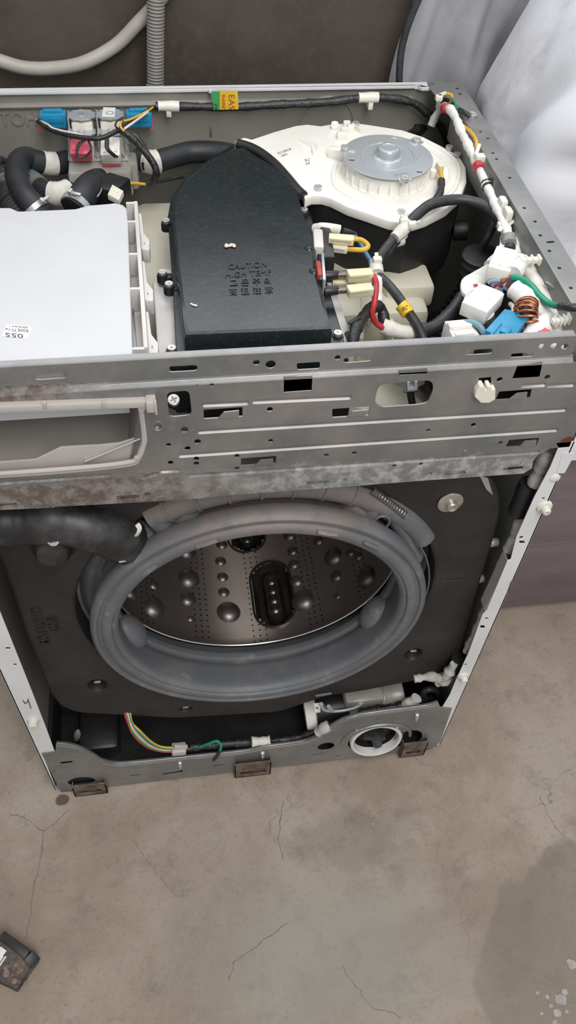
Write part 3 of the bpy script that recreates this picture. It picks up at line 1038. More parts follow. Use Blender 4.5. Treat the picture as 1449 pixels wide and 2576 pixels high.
# base tray and feet
bm = newbm()
b2(bm, (-.297, .004, .018), (.297, .487, .026))
b2(bm, (-.297, .02, .024), (-.292, .487, .10))
b2(bm, (.292, .02, .024), (.297, .487, .10))
b2(bm, (-.292, .11, .024), (-.08, .30, .075), .008)
b2(bm, (-.26, .035, .024), (-.20, .11, .06), .008)
tray = fin('base_tray', bm, M_black, WM, 30)
for x in (-.25, .25):
    for y in (.05, .44):
        bm = newbm()
        revolve(bm, (x, y, 0), (0, 0, 1), [(0, .018), (.006, .02), (.010, .018), (.012, .008), (.02, .008)], 18)
        fin('foot', bm, M_black, WM)
p = Y(195, 1840, .06)
bm = newbm()
revolve(bm, Y(192, 1862, .06), Y(198, 1826, .06) - Y(192, 1862, .06), [(0, .002), (.006, .005), (.022, .0055), (.032, .003), (.035, .001)], 14)
fin('locating_pin', bm, mat('grey_pin', (0.30, 0.31, 0.29), .5, col2=(0.35, 0.36, 0.34), scale=30), tray)

# ---- tub and drum
CX, CZ = .008, .43
bm = newbm()
revolve(bm, (CX, .0, CZ), (0, 1, 0), [(.092, .21), (.092, .235), (.098, .260), (.11, .268), (.14, .2695), (.15, .272), (.16, .2695), (.30, .2695), (.31, .272), (.32, .2695), (.42, .268), (.44, .25), (.445, .2), (.445, .01)], 72, caps=(False, True))
# tub neck under the fan and stiffening blocks
b2(bm, (.085, .19, .655), (.205, .31, .715), .008)
b2(bm, (.16, .215, .700), (.215, .262, .728), .006)
bar(bm, Z(905, 880, .70), Z(905, 700, .70), .006, .03, bev=.002)
bar(bm, Z(985, 880, .69), Z(965, 700, .70), .005, .03, bev=.002)
bx(bm, Z(1025, 858, .70), (.03, .014, .03), None, .003)
b2(bm, (-.105, .16, .66), (.07, .44, .712), .012)
tubo = fin('outer_tub', bm, M_cream, WM, 35, 'cream plastic tub')
for px, py, zz in ((1022, 843, .715), (928, 803, .712)): screw(Z(px, py, zz), tubo, .0045)
bm = newbm()
DR = .23
def drum_hit(px, py):
    d = ray(px, py)
    ox, oz = CP.x - CX, CP.z - CZ
    A = d.x ** 2 + d.z ** 2
    B = 2 * (ox * d.x + oz * d.z)
    Q = ox * ox + oz * oz - DR * DR
    s = math.sqrt(max(B * B - 4 * A * Q, 0))
    p = CP + d * ((-B + s) / (2 * A))
    return p, Vector((CX - p.x, 0, CZ - p.z)).normalized()


pockets = []
for p0, p1, hw in (((681, 1414), (690, 1577), .030), ((612, 1318), (628, 1386), .029)):
    A, n_ = drum_hit(*p0)
    B, _ = drum_hit(*p1)
    mid = (A + B) / 2
    n_ = Vector((CX - mid.x, 0, CZ - mid.z)).normalized()
    mid = Vector((CX, mid.y, CZ)) - n_ * DR
    pockets.append((mid, n_, (A - B).length / 2 - hw, hw))
revolve(bm, (CX, 0, CZ), (0, 1, 0), [(.076, .178), (.080, .184), (.090, .199), (.098, .215), (.105, .226), (.115, DR)] + [(.115 + .225 * k / 60, DR) for k in range(1, 61)] + [(.352, .222), (.36, .20), (.362, .01)], 240, caps=(False, True))
kill = []
for f in bm.faces:
    c_ = f.calc_center_median()
    for mid, n_, L_, hw in pockets:
        if (c_ - mid).dot(n_) > .03: continue
        s_ = n_.cross(Vector((0, 1, 0))).normalized()
        dx_, dy_ = (c_ - mid).dot(s_), abs((c_ - mid).y)
        if math.hypot(dx_, max(0, dy_ - L_)) < hw * .97: kill.append(f)
bmesh.ops.delete(bm, geom=list(set(kill)), context='FACES')
drum = fin('drum', bm, M_drum, WM, 50, 'perforated stainless drum with bumps')
DC = Vector((CX, .22, CZ))
drum.data.transform(Matrix.Translation(-DC))
drum.location = DC
bm = newbm()
P = [(CX + .1775 * math.cos(a * math.pi / 60), .0765, CZ + .1775 * math.sin(a * math.pi / 60)) for a in range(121)]
tb(bm, P, .0031, 8, 1)
fin('drum_rim', bm, M_ring, drum, 60, 'bright steel rim of the drum mouth').matrix_parent_inverse = Matrix.Translation(-DC)


for px, py, r in [(555, 1412, .0095), (560, 1452, .0095), (563, 1490, .0095), (575, 1540, .019), (475, 1455, .018), (473, 1507, .0135), (480, 1556, .0065), (388, 1528, .019), (388, 1472, .009), (330, 1490, .012), (762, 1510, .019), (745, 1462, .0105), (738, 1420, .009), (735, 1386, .009), (845, 1450, .010),
                  (922, 1452, .018), (838, 1400, .016), (848, 1500, .006), (470, 1385, .016), (558, 1370, .010), (728, 1346, .011), (880, 1390, .008), (900, 1400, .008), (800, 1360, .009)]:
    p, n = drum_hit(px, py)
    if p.y > .345: continue
    bm = newbm()
    revolve(bm, p - n * .001, n, [(0, r), (r * .12, r * .93), (r * .3, r * .8), (r * .45, r * .6), (r * .54, r * .35), (r * .57, r * .02)], 20)
    fin('drum_bump', bm, M_bump, drum, 60).matrix_parent_inverse = Matrix.Translation(-DC)


for mid, n_, L_, hw in pockets:
    d_ = Vector((0, 1, 0))
    s_ = n_.cross(d_).normalized()
    bm = newbm()

    def lv(h, w_):
        return [bm.verts.new(mid + s_ * q[0] + d_ * q[1] + n_ * h) for q in pill((0, -L_), (0, L_), w_, 12)]
    Rr = [lv(h, w_) for h, w_ in [(-.006, hw * 1.12), (.0026, hw * 1.10), (.0034, hw * 1.05), (.0028, hw * .99), (-.004, hw * .93), (-.022, hw * .86), (-.026, hw * .78), (-.026, hw * .52), (-.024, hw * .47), (-.006, hw * .40), (-.003, hw * .34), (-.003, hw * .2)]]
    for a, b in zip(Rr, Rr[1:]): skin(bm, a, b)
    cap(bm, Rr[-1])
    for q in (-.9, -.3, .3, .9):
        revolve(bm, mid + d_ * (L_ * q) - n_ * .004, n_, [(0, hw * .30), (.003, hw * .22), (.0042, hw * .02)], 14)
    fin('lifter_pocket', bm, mat('lifter_steel', (0.13, 0.12, 0.115), .33, .9, col2=(0.19, 0.18, 0.17), scale=30), drum, 50).matrix_parent_inverse = Matrix.Translation(-DC)

# ---- counterweight, cast around the mouth
CY = .028
out = [(1205, 1195), (1238, 1215), (1251, 1265), (1250, 1300), (1226, 1390), (1200, 1470), (1177, 1560), (1150, 1650), (1128, 1688), (1090, 1702), (905, 1738), (820, 1750), (700, 1790), (445, 1805), (200, 1792), (160, 1778), (131, 1742), (100, 1660), (72, 1590), (40, 1490), (8, 1405)]
outer = [xz(px, py, CY) for px, py in out] + [(-.276, .60), (-.25, .645), (.22, .645)]
bm = newbm()
plate_y(bm, rp(outer, .012, 3), [circ((CX - .002, CZ), .214, 64), circ(xz(245, 1726, CY), .0158, 20, .0185), circ(xz(1040, 1648, CY), .0158, 20, .0185), circ(xz(467, 1786, CY), .013, 20, .011)], CY, .045, .004)
bx(bm, (CX, .0735, .63), (.4, .02, .04))
cw = fin('counterweight', bm, M_cast, WM, 30, 'black cast block around the drum mouth')
for px, py, rr in ((245, 1726, .0185), (1040, 1648, .0185), (467, 1786, .013)):
    p = Y(px, py, CY)
    bm = newbm()
    revolve(bm, (p.x, CY + .03, p.z), (0, -1, 0), [(0, .001), (0, rr), (.004, rr)], 20, caps=(False, False))
    cy(bm, (p.x, CY + .03, p.z), (p.x, CY + .018, p.z), .009, n=6)
    fin('recessed_bolt', bm, M_black, cw)
    q = Y(px, py - 13 * rr / .022, CY + .006)
    bm = newbm()
    bx(bm, q, (.009, .003, .003), None, .001)  # bright steel bar added as a glint inside the bolt recess
    fin('bolt_glint_bar', bm, M_screw, cw)
# boss with bolt upper left, washer and bolt upper right
p = Y(133, 1385, .02)
bm = newbm()
revolve(bm, (p.x, CY + .004, p.z), (0, -1, .1), [(0, .026), (.005, .024), (.008, .019), (.018, .0175), (.021, .015), (.021, .001)], 28)
boss = fin('bolt_boss', bm, M_dusty, cw)
p = Y(134, 1371, .0)
bm = newbm()
revolve(bm, (p.x, .007, p.z), (0, -1, .6), [(0, .0062), (.003, .0062), (.004, .0055), (.004, .004), (.0034, .0036), (.0034, .001)], 24)
fin('bolt', bm, M_screw, cw)
p = Y(1132, 1262, CY)
bm = newbm()
revolve(bm, (p.x, CY - .0008, p.z), (0.03, -1, .05), [(0, .0142), (.0012, .0142), (.0018, .0135), (.002, .008)], 32)
revolve(bm, (p.x + .001, CY, p.z - .003), (0.05, -1, .1), [(0, .0078), (.002, .0078), (.0024, .0062), (.007, .006), (.008, .005), (.008, .0036), (.0068, .003), (.0068, .001)], 12)
fin('washer_bolt', bm, mat('tarnished_bolt', (0.42, 0.385, 0.345), .35, .75, col2=(0.60, 0.57, 0.54), scale=120), cw, 40)
bm = newbm()
bar(bm, Y(1108, 1462, CY - .0005), Y(1182, 1457, CY - .0005), .0015, .0025, up=(0, -1, 0), bev=.0005)
fin('casting_line', bm, M_cast, cw)
bm = newbm()
quadslab(bm, [Y(1206, 1196, CY - .001), Y(1228, 1204, CY - .001), Y(1240, 1246, CY - .001), Y(1224, 1232, CY - .001)], .001)
fin('adhesive_tag', bm, mat('tag_grey', (0.33, 0.30, 0.285), .6, col2=(0.4, 0.37, 0.36), scale=60), cw)
t0, t1 = Y(126, 1614, CY), Y(103, 1530, CY)
text('cast_lettering', 'MAG 63763001', M_cast, cw, t0 + Vector((0, .0005, 0)), (t1 - t0), (-.0115, 0, .001), .0028, (0, -1, 0), False, .012)
t0, t1 = Y(148, 1585, CY), Y(139, 1549, CY)
text('cast_lettering', 'DABL', M_cast, cw, t0 + Vector((0, .0005, 0)), (t1 - t0), (-.0105, 0, .001), .0028, (0, -1, 0), False, .012)
for px, py in ((1228, 1365), (1193, 1457)):
    p = Y(px, py, CY + .01)
    bm = newbm()
    cy(bm, p, p + Vector((.012, 0, 0)), .006, .005, 12, .001)
    fin('plastic_plug', bm, M_clamp, cw)
bm = newbm()
tb(bm, [Y(1222, 1380, CY + .012), Y(1213, 1400, CY + .012), Y(1212, 1420, CY + .012)], .0035, 8, 5)
fin('wire_end', bm, M_clamp, cw)

# ---- seal between tub and counterweight, then the door gasket
bm = newbm()
revolve(bm, (CX - .002, .0, CZ), (0, 1, 0), [(.060, .206), (.055, .211), (.058, .217), (.075, .219), (.085, .215)], 72, caps=(False, False))
fin('tub_seal', bm, M_foam, WM, 60)
bm = newbm()
prof = [(.090, .196), (.078, .208), (.056, .206), (.048, .198), (.052, .188), (.044, .181), (.032, .184), (.022, .189), (.016, .1935), (.007, .1945), (.001, .1938), (-.0025, .1905), (-.0022, .1872), (.0003, .1855), (.0002, .1825), (-.003, .1805), (-.0045, .1755), (-.0035, .1712), (-.0005, .1700),
        (-.0012, .1675), (.0010, .1645), (.006, .1630), (.012, .1636), (.024, .1660), (.036, .1690), (.0425, .1705), (.0445, .1725), (.0455, .1775), (.0485, .1775), (.0495, .1715), (.0515, .1690), (.058, .1692), (.0625, .1715), (.065, .178), (.066, .196)]
revolve(bm, (CX - .002, 0, CZ), (0, 1, 0), prof, 96, caps=(False, False))
gk = fin('door_gasket', bm, M_gasket, WM, 50, 'grey rubber boot around the drum opening')
for a in (203, 333):
    q = math.radians(a)
    rd = Vector((math.cos(q), 0, math.sin(q)))
    tg = Vector((-math.sin(q), 0, math.cos(q)))
    c = Vector((CX, .046, CZ)) + rd * .170
    bm = newbm()
    r = bmesh.ops.create_uvsphere(bm, u_segments=18, v_segments=12, radius=1)
    Mx = Matrix((tg * .030, Vector((0, .020, 0)), rd * .014)).transposed().to_4x4()
    Mx.translation = c
    bmesh.ops.transform(bm, matrix=Mx, verts=bm.verts)
    fin('gasket_bulge', bm, M_gasket, gk, 60)
for a in (52, 70, 110, 133):
    q = math.radians(a)
    bm = newbm()
    tb(bm, [Vector((CX + .177 * math.cos(q + k * .02), -.0035 - .001 * math.cos(k * .5), CZ + .177 * math.sin(q + k * .02))) for k in range(-3, 4)], .0042, 8, 3, flat=.6)
    fin('raised_mark', bm, M_gasket, gk, 60)
# upper bellows with ribs
bm = newbm()
P = [(CX + .205 * math.cos(math.radians(a)), .034, CZ + .205 * math.sin(math.radians(a))) for a in range(28, 126, 4)]
tb(bm, P, .0155, 14, 1)
P = [(CX + .222 * math.cos(math.radians(a)), .052, CZ + .222 * math.sin(math.radians(a))) for a in range(20, 150, 4)]
tb(bm, P, .013, 12, 1)
bel = fin('gasket_bellows', bm, M_gasket, gk, 50)
for a in range(64, 120, 9):
    q = math.radians(a)
    bm = newbm()
    c = Vector((CX + .205 * math.cos(q), .034, CZ + .205 * math.sin(q)))
    d = Vector((-math.sin(q), 0, math.cos(q)))
    revolve(bm, c - d * .0015, d, [(0, .0155), (.0004, .0168), (.0026, .0168), (.003, .0155)], 16, caps=(False, False))
    fin('bellows_rib', bm, M_gasket, gk, 50)
# flap and fold lumps beside the bellows
for L, r in (([(395, 1300), (420, 1325), (455, 1320), (480, 1280)], .012), ([(880, 1262), (905, 1290), (925, 1290), (945, 1262)], .011), ([(945, 1255), (985, 1285), (1010, 1330), (1030, 1375), (1045, 1400)], .010)):
    bm = newbm()
    tb(bm, [Y(px, py, .03) for px, py in L], r, 12, 6)
    fin('gasket_fold', bm, M_gasket, gk, 60)
bm = newbm()
c = Y(958, 1312, .022)
tb(bm, [c + Vector((.0085 * math.cos(a * .5), -.002, .012 * math.sin(a * .5))) for a in range(-3, 10)], .0016, 6, 2)
fin('hook_ring', bm, M_gasket, gk, 60)
# clamp spring
a, b = Y(934, 1232, .026), Y(1020, 1297, .022)
d, s, u = frame(b - a)
bm = newbm()
N = 24 * 26
tb(bm, [a.lerp(b, i / N) + s * (.0042 * math.cos(i / N * 26 * 2 * math.pi)) + u * (.0042 * math.sin(i / N * 26 * 2 * math.pi)) for i in range(0, N + 1, 2)], .0007, 5, 1)
tb(bm, [b, b + Vector((.003, 0, -.004)), b + Vector((.004, 0, -.011)), b + Vector((-.001, 0, -.013)), b + Vector((-.003, 0, -.008))], .0009, 6, 5)
fin('clamp_spring', bm, M_spring, WM, 60)
tube('clamp_wire', [(CX + .200 * math.cos(math.radians(q)), .020, CZ + .200 * math.sin(math.radians(q))) for q in range(-20, 31, 5)], .0012, M_spring, WM)

# ---- rubber duct from the dispenser to the gasket
taped('filler_duct', [Y(-70, 1312, .03), Y(40, 1310, .03), Y(150, 1308, .026), Y(230, 1326, .022), Y(300, 1352, .022), Y(335, 1368, .024)], .0245, M_dusty, WM, amp=.02, n=20, label='dusty black rubber duct')
bm = newbm()
a, b = Y(322, 1368, .022), Y(440, 1345, .05)
revolve(bm, a, b - a, [(0, .023), (.012, .0245), (.02, .022), (.07, .021)], 24)
revolve(bm, Y(300, 1440, .05), Y(345, 1370, .04) - Y(300, 1440, .05), [(0, .02), (.05, .022), (.08, .024)], 20)
fin('duct_spout', bm, M_gasket, gk, 50)
bm = newbm()
a = Y(348, 1340, .0)
tb(bm, [Y(345, 1318, -.002), Y(351, 1328, -.004), Y(349, 1338, -.005), Y(344, 1346, -.003)], .0028, 8, 5, flat=.5)
fin('clamp_tail', bm, M_tape, WM)
bm = newbm()
tb(bm, [Y(300, 1411, .0), Y(316, 1408, .0)], .0024, 8, 3, flat=.6)
fin('clamp_tail', bm, M_dtape, WM)
tube('hose', [Y(300, 1330, .05), Y(350, 1290, .05), Y(420, 1250, .05), Y(470, 1235, .05)], .008, M_rubber, WM)

# ---- bottom: drain pump and wiring
PY = .03
bm = newbm()
a, b = Y(776, 1790, .045), Y(842, 1780, .045)
ax = (b - a).normalized()
cy(bm, a + ax * .010, b + ax * .02, .0235, n=28, bev=.003, mi=0)
pump = fin('drain_pump', bm, [M_black], WM, 40, 'drain pump motor')
bm = newbm()
revolve(bm, a - ax * .006, ax, [(0, .010), (0, .0255), (.002, .0272), (.015, .0275), (.017, .024)], 32)
fin('pump_cap', bm, M_wconn, pump, 40, 'white end cap')
bm = newbm()
plate_y(bm, px_poly([(790, 1776), (806, 1774), (806, 1792), (790, 1794)], .014), [px_poly([(794, 1780), (801, 1779), (801, 1788), (794, 1789)], .014)], .014, .004)
fin('cap_clip', bm, M_wconn, pump)
bm = newbm()
a, b = Y(842, 1782, .05), Y(960, 1755, .05)
revolve(bm, a, b - a, [(0, .022), (.02, .027), (.05, .030), (.06, .026), (.10, .026)], 24)
bx(bm, Y(912, 1755, .045), (.06, .03, .035), None, .006)
a, b = Y(965, 1752, .05), Y(1015, 1742, .05)
cy(bm, a, b, .025, n=24, bev=.003)
fin('pump_housing', bm, M_clear, pump, 40)
bm = newbm()
c = Y(858, 1768, .02)
tb(bm, [c + Vector((.028 * math.cos(q), -.006, .018 * math.sin(q) + .004)) for q in [math.pi + i * math.pi / 10 for i in range(11)]], .0032, 8, 2, flat=.6)
tb(bm, [c + Vector((-.028, -.006, .004)), c + Vector((-.032, -.008, .02))], .003, 6, 2)
tb(bm, [c + Vector((-.014, -.01, -.003)), c + Vector((-.022, -.012, .018))], .003, 6, 2)
fin('hose_clamp', bm, M_clamp, pump, 50)
bm = newbm()
bx(bm, Y(812, 1738, .034), (.034, .012, .018), Matrix.Rotation(-.12, 3, 'Y'), .006, seg=3)
fin('foam_pad', bm, M_dtape, pump, 40)
taped('cable', [Y(905, 1792, .02), Y(955, 1785, .02), Y(1010, 1775, .02), Y(1050, 1762, .025), Y(1090, 1755, .04)], .007, M_vinyl, WM)
taped('taped_cable', [Y(1022, 1776, .018), Y(1036, 1768, .018), Y(1050, 1754, .02)], .0095, M_tape, WM)
tube('cable', [Y(1060, 1752, .03), Y(1075, 1735, .03), Y(1100, 1738, .03), Y(1104, 1752, .03)], .005, M_cable, WM)
taped('taped_cable', [Y(1042, 1708, .012), Y(1085, 1702, .012), Y(1112, 1708, .012), Y(1130, 1690, .012), Y(1142, 1670, .012)], .0062, M_dtape, WM, amp=.2)
taped('taped_cable', [Y(1100, 1716, .02), Y(1112, 1712, .018), Y(1128, 1700, .016)], .0085, M_dtape, WM, amp=.2)
cols = [M_red, M_green, M_yel, M_whitew, M_bluew, M_green, M_yel, M_pink]
for i, m in enumerate(cols[:7]):
    k = i - 3
    tube('wire', [Y(320 + k * 2.2, 1790, .03), Y(326 + k * 2.2, 1815 + k, .02), Y(345 + k * 2.6, 1845 - k * 2, .012), Y(375 + k * 1.6, 1872 - k * 2.4, .01), Y(405, 1884 - k * 2.0, .01), Y(436, 1886 - k * 1.7, .01)], .0016, m, WM, n=7)
bm = newbm()
bar(bm, Y(432, 1886, .01), Y(468, 1883, .01), .016, .014, bev=.002)
bar(bm, Y(446, 1893, .008), Y(456, 1876, .008), .005, .02, bev=.001)
fin('connector', bm, M_drawer, WM, 35)
tube('wire', [Y(468, 1884, .01), Y(500, 1882, .01)], .004, M_vinyl, WM)
tube('wire', [Y(498, 1881, .01), Y(520, 1872, .006), Y(545, 1864, .002), Y(556, 1875, .0), Y(553, 1890, -.002)], .0021, M_green, WM)
tube('wire', [Y(553, 1888, -.002), Y(546, 1902, -.004), Y(538, 1912, -.0035)], .0026, M_vinyl, WM)
taped('cable', [Y(480, 1880, .012), Y(560, 1871, .012), Y(650, 1866, .012), Y(740, 1858, .014), Y(800, 1838, .018)], .006, M_vinyl, WM)
taped('taped_cable', [Y(633, 1866, .010), Y(660, 1864, .010), Y(682, 1861, .010)], .007, M_tape, WM)
for L, m in (([(568, 1768), (600, 1782), (640, 1780), (684, 1758)], M_yel), ([(572, 1772), (590, 1765), (583, 1780), (571, 1788)], M_red), ([(592, 1770), (610, 1784), (622, 1778), (626, 1764)], M_bluew), ([(598, 1768), (614, 1781), (630, 1764)], M_whitew)):
    tube('wire', [Y(px, py, .035) for px, py in L], .0021, m, WM, n=7)
taped('taped_cable', [Y(800, 1842, .004), Y(818, 1830, .004), Y(832, 1822, .006)], .008, M_drawer, WM)

# taped loom along the inner right edge


def inside(L, y, r):
    out = []
    for px, py in L:
        p = Y(px, py, y)
        p.x = min(p.x, .2968 - r * 1.1)
        out.append(p)
    return out


taped('taped_loom', inside([(1398, 1128), (1378, 1175), (1362, 1222)], .018, .0075), .0075, M_dtape, WM, amp=.14)
taped('rubber_sleeve', inside([(1362, 1212), (1342, 1258), (1322, 1292)], .022, .0105), .0105, M_black, WM, amp=.03)
taped('taped_loom', inside([(1324, 1285), (1302, 1340), (1282, 1400), (1262, 1450)], .018, .0058), .0058, M_dtape, WM, amp=.16)
taped('taped_loom', inside([(1244, 1480), (1220, 1530), (1195, 1590), (1170, 1640)], .018, .0042), .0042, M_dtape, WM, amp=.2)
taped('rubber_sleeve', inside([(1155, 1655), (1140, 1685)], .02, .010), .010, M_black, WM, amp=.05)

# ---- dryer duct lid on top
ZT, ZR = .795, .772
top = [(474, 834), (463, 755), (452, 666), (443, 575), (440, 540), (445, 510), (458, 477), (480, 446), (515, 420), (550, 396), (592, 374), (611, 373), (650, 398), (701, 428), (737, 470), (753, 530), (766, 572), (788, 604), (784, 640), (790, 690), (799, 720), (808, 760), (823, 820)]
P = [xy(px, py, ZT) for px, py in top]
bm = newbm()
plate_z(bm, P, [], .766, ZT, .004)
rim = [(450, 912), (444, 860), (437, 720), (428, 600), (424, 545), (432, 500), (465, 445), (540, 393), (590, 362), (613, 360), (690, 405), (745, 465), (772, 505), (785, 560), (795, 640), (818, 700), (838, 770), (862, 850), (874, 900)]
plate_z(bm, [xy(px, py, ZR) for px, py in rim], [], ZR - .012, ZR, .001)
lid = fin('duct_lid', bm, M_duct, WM, 35, 'glossy black lid with raised caution lettering')
for px, py, zz in [(418, 555, .776), (408, 685, .772), (425, 714, .777), (432, 876, .770), (441, 903, .776), (765, 527, .778), (850, 838, .775), (857, 880, .777)]:
    p = Z(px, py, zz)
    bm = newbm()
    revolve(bm, p - Vector((0, 0, .0105)), (0, 0, 1), [(0, .0056), (.007, .0056), (.0088, .005), (.009, .003)], 16)
    if px < 600: bar(bm, p - Vector((0, 0, .007)), p + Vector((.010, 0, -.007)), .009, .007, bev=.002)
    else: bar(bm, p - Vector((0, 0, .007)), p + Vector((-.010, 0, -.007)), .009, .007, bev=.002)
    fin('screw_ear', bm, M_black, lid, 40)
    screw(p - Vector((0, 0, .0012)), lid, .0039)
def tline(s, a, b, hpx, z, par, m, depth, name='raised_lettering', wt=.0):
    O, E = Z(*a, z), Z(*b, z)
    V = Z(a[0], a[1] - hpx, z) - O
    return text(name, s, m, par, O, E - O, V, depth, (0, 0, 1), False, wt)
tline('CAUTION', (574, 679), (671, 672), 13, ZT, lid, M_duct, .0008)
tline('HIGH TEMP', (567, 700), (683, 692), 13, ZT, lid, M_duct, .0008)
tline('고 온 주 의', (578, 722), (682, 716), 17, ZT, lid, M_duct, .0008)
tline('高 溫 注 意', (576, 744), (687, 738), 17, ZT, lid, M_duct, .0008)
bm = newbm()
plate_z(bm, scaled0([xy(px, py, ZT) for px, py in top], .94), [], .700, .7665, .003)
b2(bm, (-.062, .034, .69), (.086, .115, .757), .004)
fin('duct_body', bm, M_black, lid, 35)
# heat-dimpled bumps at the right edge
for px, py, r in ((777, 632, .006), (789, 690, .006)):
    p = Z(px, py, ZT - .003)
    bm = newbm()
    revolve(bm, p, (.2, 0, 1), [(0, r), (.003, r * .8), (.005, r * .4), (.0055, .0005)], 14)
    fin('lid_bump', bm, M_duct, lid)
bm = newbm()   # a dab of lint and a white scrap
rr = random.Random(5)
c = Z(578, 618, ZT + .001)
for i in range(14):
    r = bmesh.ops.create_icosphere(bm, subdivisions=1, radius=rr.uniform(.0012, .0024), matrix=Matrix.Translation(c + Vector((rr.uniform(-.0048, .0048), rr.uniform(-.002, .002), rr.uniform(0, .0006)))) @ Matrix.Diagonal((1, .8, .5, 1)))
tag(fin('lint_tuft', bm, M_lint), 'small beige tuft of lint lying on the glossy black duct lid', 'lint')
bm = newbm()
tb(bm, [Z(480, 764, ZT + .0005), Z(488, 768, ZT + .0008), Z(496, 769, ZT + .0005)], .0009, 6, 3)
tag(fin('plastic_shaving', bm, M_paper), 'tiny white plastic shaving lying on the black duct lid', 'shaving')
# pale bracket plates under the lid
for L in ([(388, 712), (396, 682), (410, 676), (438, 680), (452, 905), (402, 910)], [(815, 730), (846, 740), (892, 890), (850, 895)]):
    bm = newbm()
    plate_z(bm, rp([xy(px, py, .757) for px, py in L], .004), [], .735, .757, .0015)
    fin('duct_bracket', bm, M_case2, WM, 35)

# heater plate and thermostat on the right flank of the duct
bm = newbm()
bar(bm, Z(800, 655, .782), Z(797, 608, .782), .010, .03, bev=.002, mi=0)
bar(bm, Z(826, 680, .778), Z(815, 602, .778), .011, .030, bev=.002, mi=1)
bar(bm, Z(836, 640, .776), Z(830, 612, .776), .006, .022, bev=.001, mi=1)
fin('thermostat', bm, [M_case2, M_black], WM, 35)
bm = newbm()
bar(bm, Z(806, 738, .783), Z(800, 672, .783), .004, .03, bev=.001, mi=0)
bar(bm, Z(813, 742, .782), Z(808, 672, .782), .003, .034, bev=.001, mi=1)
bar(bm, Z(803, 728, .784), Z(797, 690, .784), .005, .032, bev=.002, mi=2)
fin('heater_plate', bm, [M_duct, M_zinc, M_redplate], WM, 35)
for py in (694, 733):
    bm = newbm()
    a, b = Z(814, py, .785), Z(852, py - 3, .785)
    cy(bm, a, b, .0052, .0042, 14, .001)
    fin('heater_terminal', bm, M_black, WM)
bm = newbm()
for py in (693, 732): bar(bm, Z(848, py - 2, .786), Z(878, py - 4, .786), .0075, .004, bev=.0005)
fin('spade_lug', bm, mat('lug_steel', (0.16, 0.13, 0.11), .4, .6, col2=(0.24, 0.2, 0.17), scale=80), WM)
for a, b, wd, h, zz, m in [((827, 600), (890, 605), .0095, .007, .795, M_conny), ((832, 622), (874, 627), .0085, .006, .788, M_conn), ((874, 694), (936, 690), .011, .008, .790, M_conny), ((874, 734), (936, 728), .011, .008, .788, M_conny), ((836, 712), (893, 711), .008, .006, .778, M_conny)]:
    bm = newbm()
    bar(bm, Z(*a, zz), Z(*b, zz), wd, h, bev=.0006)
    bar(bm, Z(a[0] + 6, a[1], zz + h * .45), Z(b[0] - 6, b[1], zz + h * .45), wd * .35, h * .25)
    fin('terminal_cover', bm, m, WM, 30)
taped('sleeve', [Z(792, 576, .785), Z(815, 573, .79), Z(840, 576, .79), Z(864, 582, .788)], .0052, M_tape, WM, amp=.03)
def W(pts, r, m, nm='wire', **k):
    return tube(nm, [Z(*p) for p in pts], r, m, WM, **k)

W([(862, 581, .788), (878, 586, .785), (893, 592, .78)], .0035, M_vinyl)
W([(888, 590, .782), (905, 610, .778), (925, 645, .774), (942, 668, .774), (950, 690, .774)], .0024, M_bluew)
W([(888, 601, .794), (910, 604, .794), (926, 618, .792), (915, 628, .79), (890, 628, .789), (874, 627, .788)], .0025, M_yel)
W([(938, 692, .79), (946, 715, .786), (942, 760, .776), (936, 790, .766), (946, 812, .756), (963, 825, .75)], .003, M_red)
W([(930, 730, .786), (938, 726, .785), (942, 715, .782)], .0022, M_bluew)
taped('taped_cable', [Z(942, 690, .772), Z(952, 715, .768), Z(955, 745, .76), Z(948, 770, .755)], .004, M_wtape, WM, amp=.3)
taped('cable', [Z(1110, 455, .80), Z(1108, 480, .80), Z(1095, 505, .80), Z(1060, 530, .798), Z(1030, 557, .796)], .0042, M_vinyl, WM, amp=.08)
taped('cable', [Z(1030, 560, .795), Z(1000, 590, .79), Z(975, 620, .784), Z(955, 650, .778), Z(948, 675, .774)], .0052, M_cable, WM, amp=.05)
taped('cable', [Z(1035, 560, .793), Z(1005, 600, .786), Z(980, 630, .78), Z(962, 655, .775)], .004, M_vinyl, WM, amp=.08)
W([(1028, 562, .795), (1055, 535, .80), (1090, 512, .805), (1150, 502, .806), (1205, 512, .805), (1240, 535, .802), (1268, 570, .80)], .0055, M_cable, 'cable')
taped('taped_cable', [Z(1030, 562, .797), Z(1010, 582, .793), Z(992, 600, .79)], .0062, M_tape, WM, amp=.1)
taped('taped_cable', [Z(1015, 590, .786), Z(1000, 608, .783), Z(982, 622, .78)], .0045, M_tape, WM, amp=.4)
taped('taped_cable', [Z(944, 660, .777), Z(948, 690, .774)], .0068, M_tape, WM, amp=.06)
W([(950, 692, .772), (975, 715, .768), (1000, 745, .766), (1022, 778, .762), (1045, 812, .756), (1062, 845, .75), (1072, 880, .742)], .0048, M_cable, 'cable')
taped('cable_flag', [Z(1008, 766, .766), Z(1020, 780, .763), Z(1030, 796, .760)], .0066, M_lyel, WM, amp=.0)
tline('8C', (1011, 784), (1026, 778), 10, .7712, WM, M_ink, .0004, 'flag_print')
taped('cable', [Z(888, 892, .755), Z(887, 860, .762), Z(898, 822, .766), Z(920, 790, .766), Z(945, 770, .764), Z(960, 778, .758), Z(965, 800, .752), Z(968, 822, .748)], .0058, M_vinyl, WM, amp=.1)
bm = newbm()
bar(bm, Z(878, 814, .77), Z(905, 800, .772), .004, .003)
fin('tie_tail', bm, M_vinyl, WM)
taped('taped_cable', [Z(962, 820, .748), Z(990, 830, .746), Z(1020, 836, .745), Z(1048, 832, .745)], .0078, M_tape, WM, amp=.08)
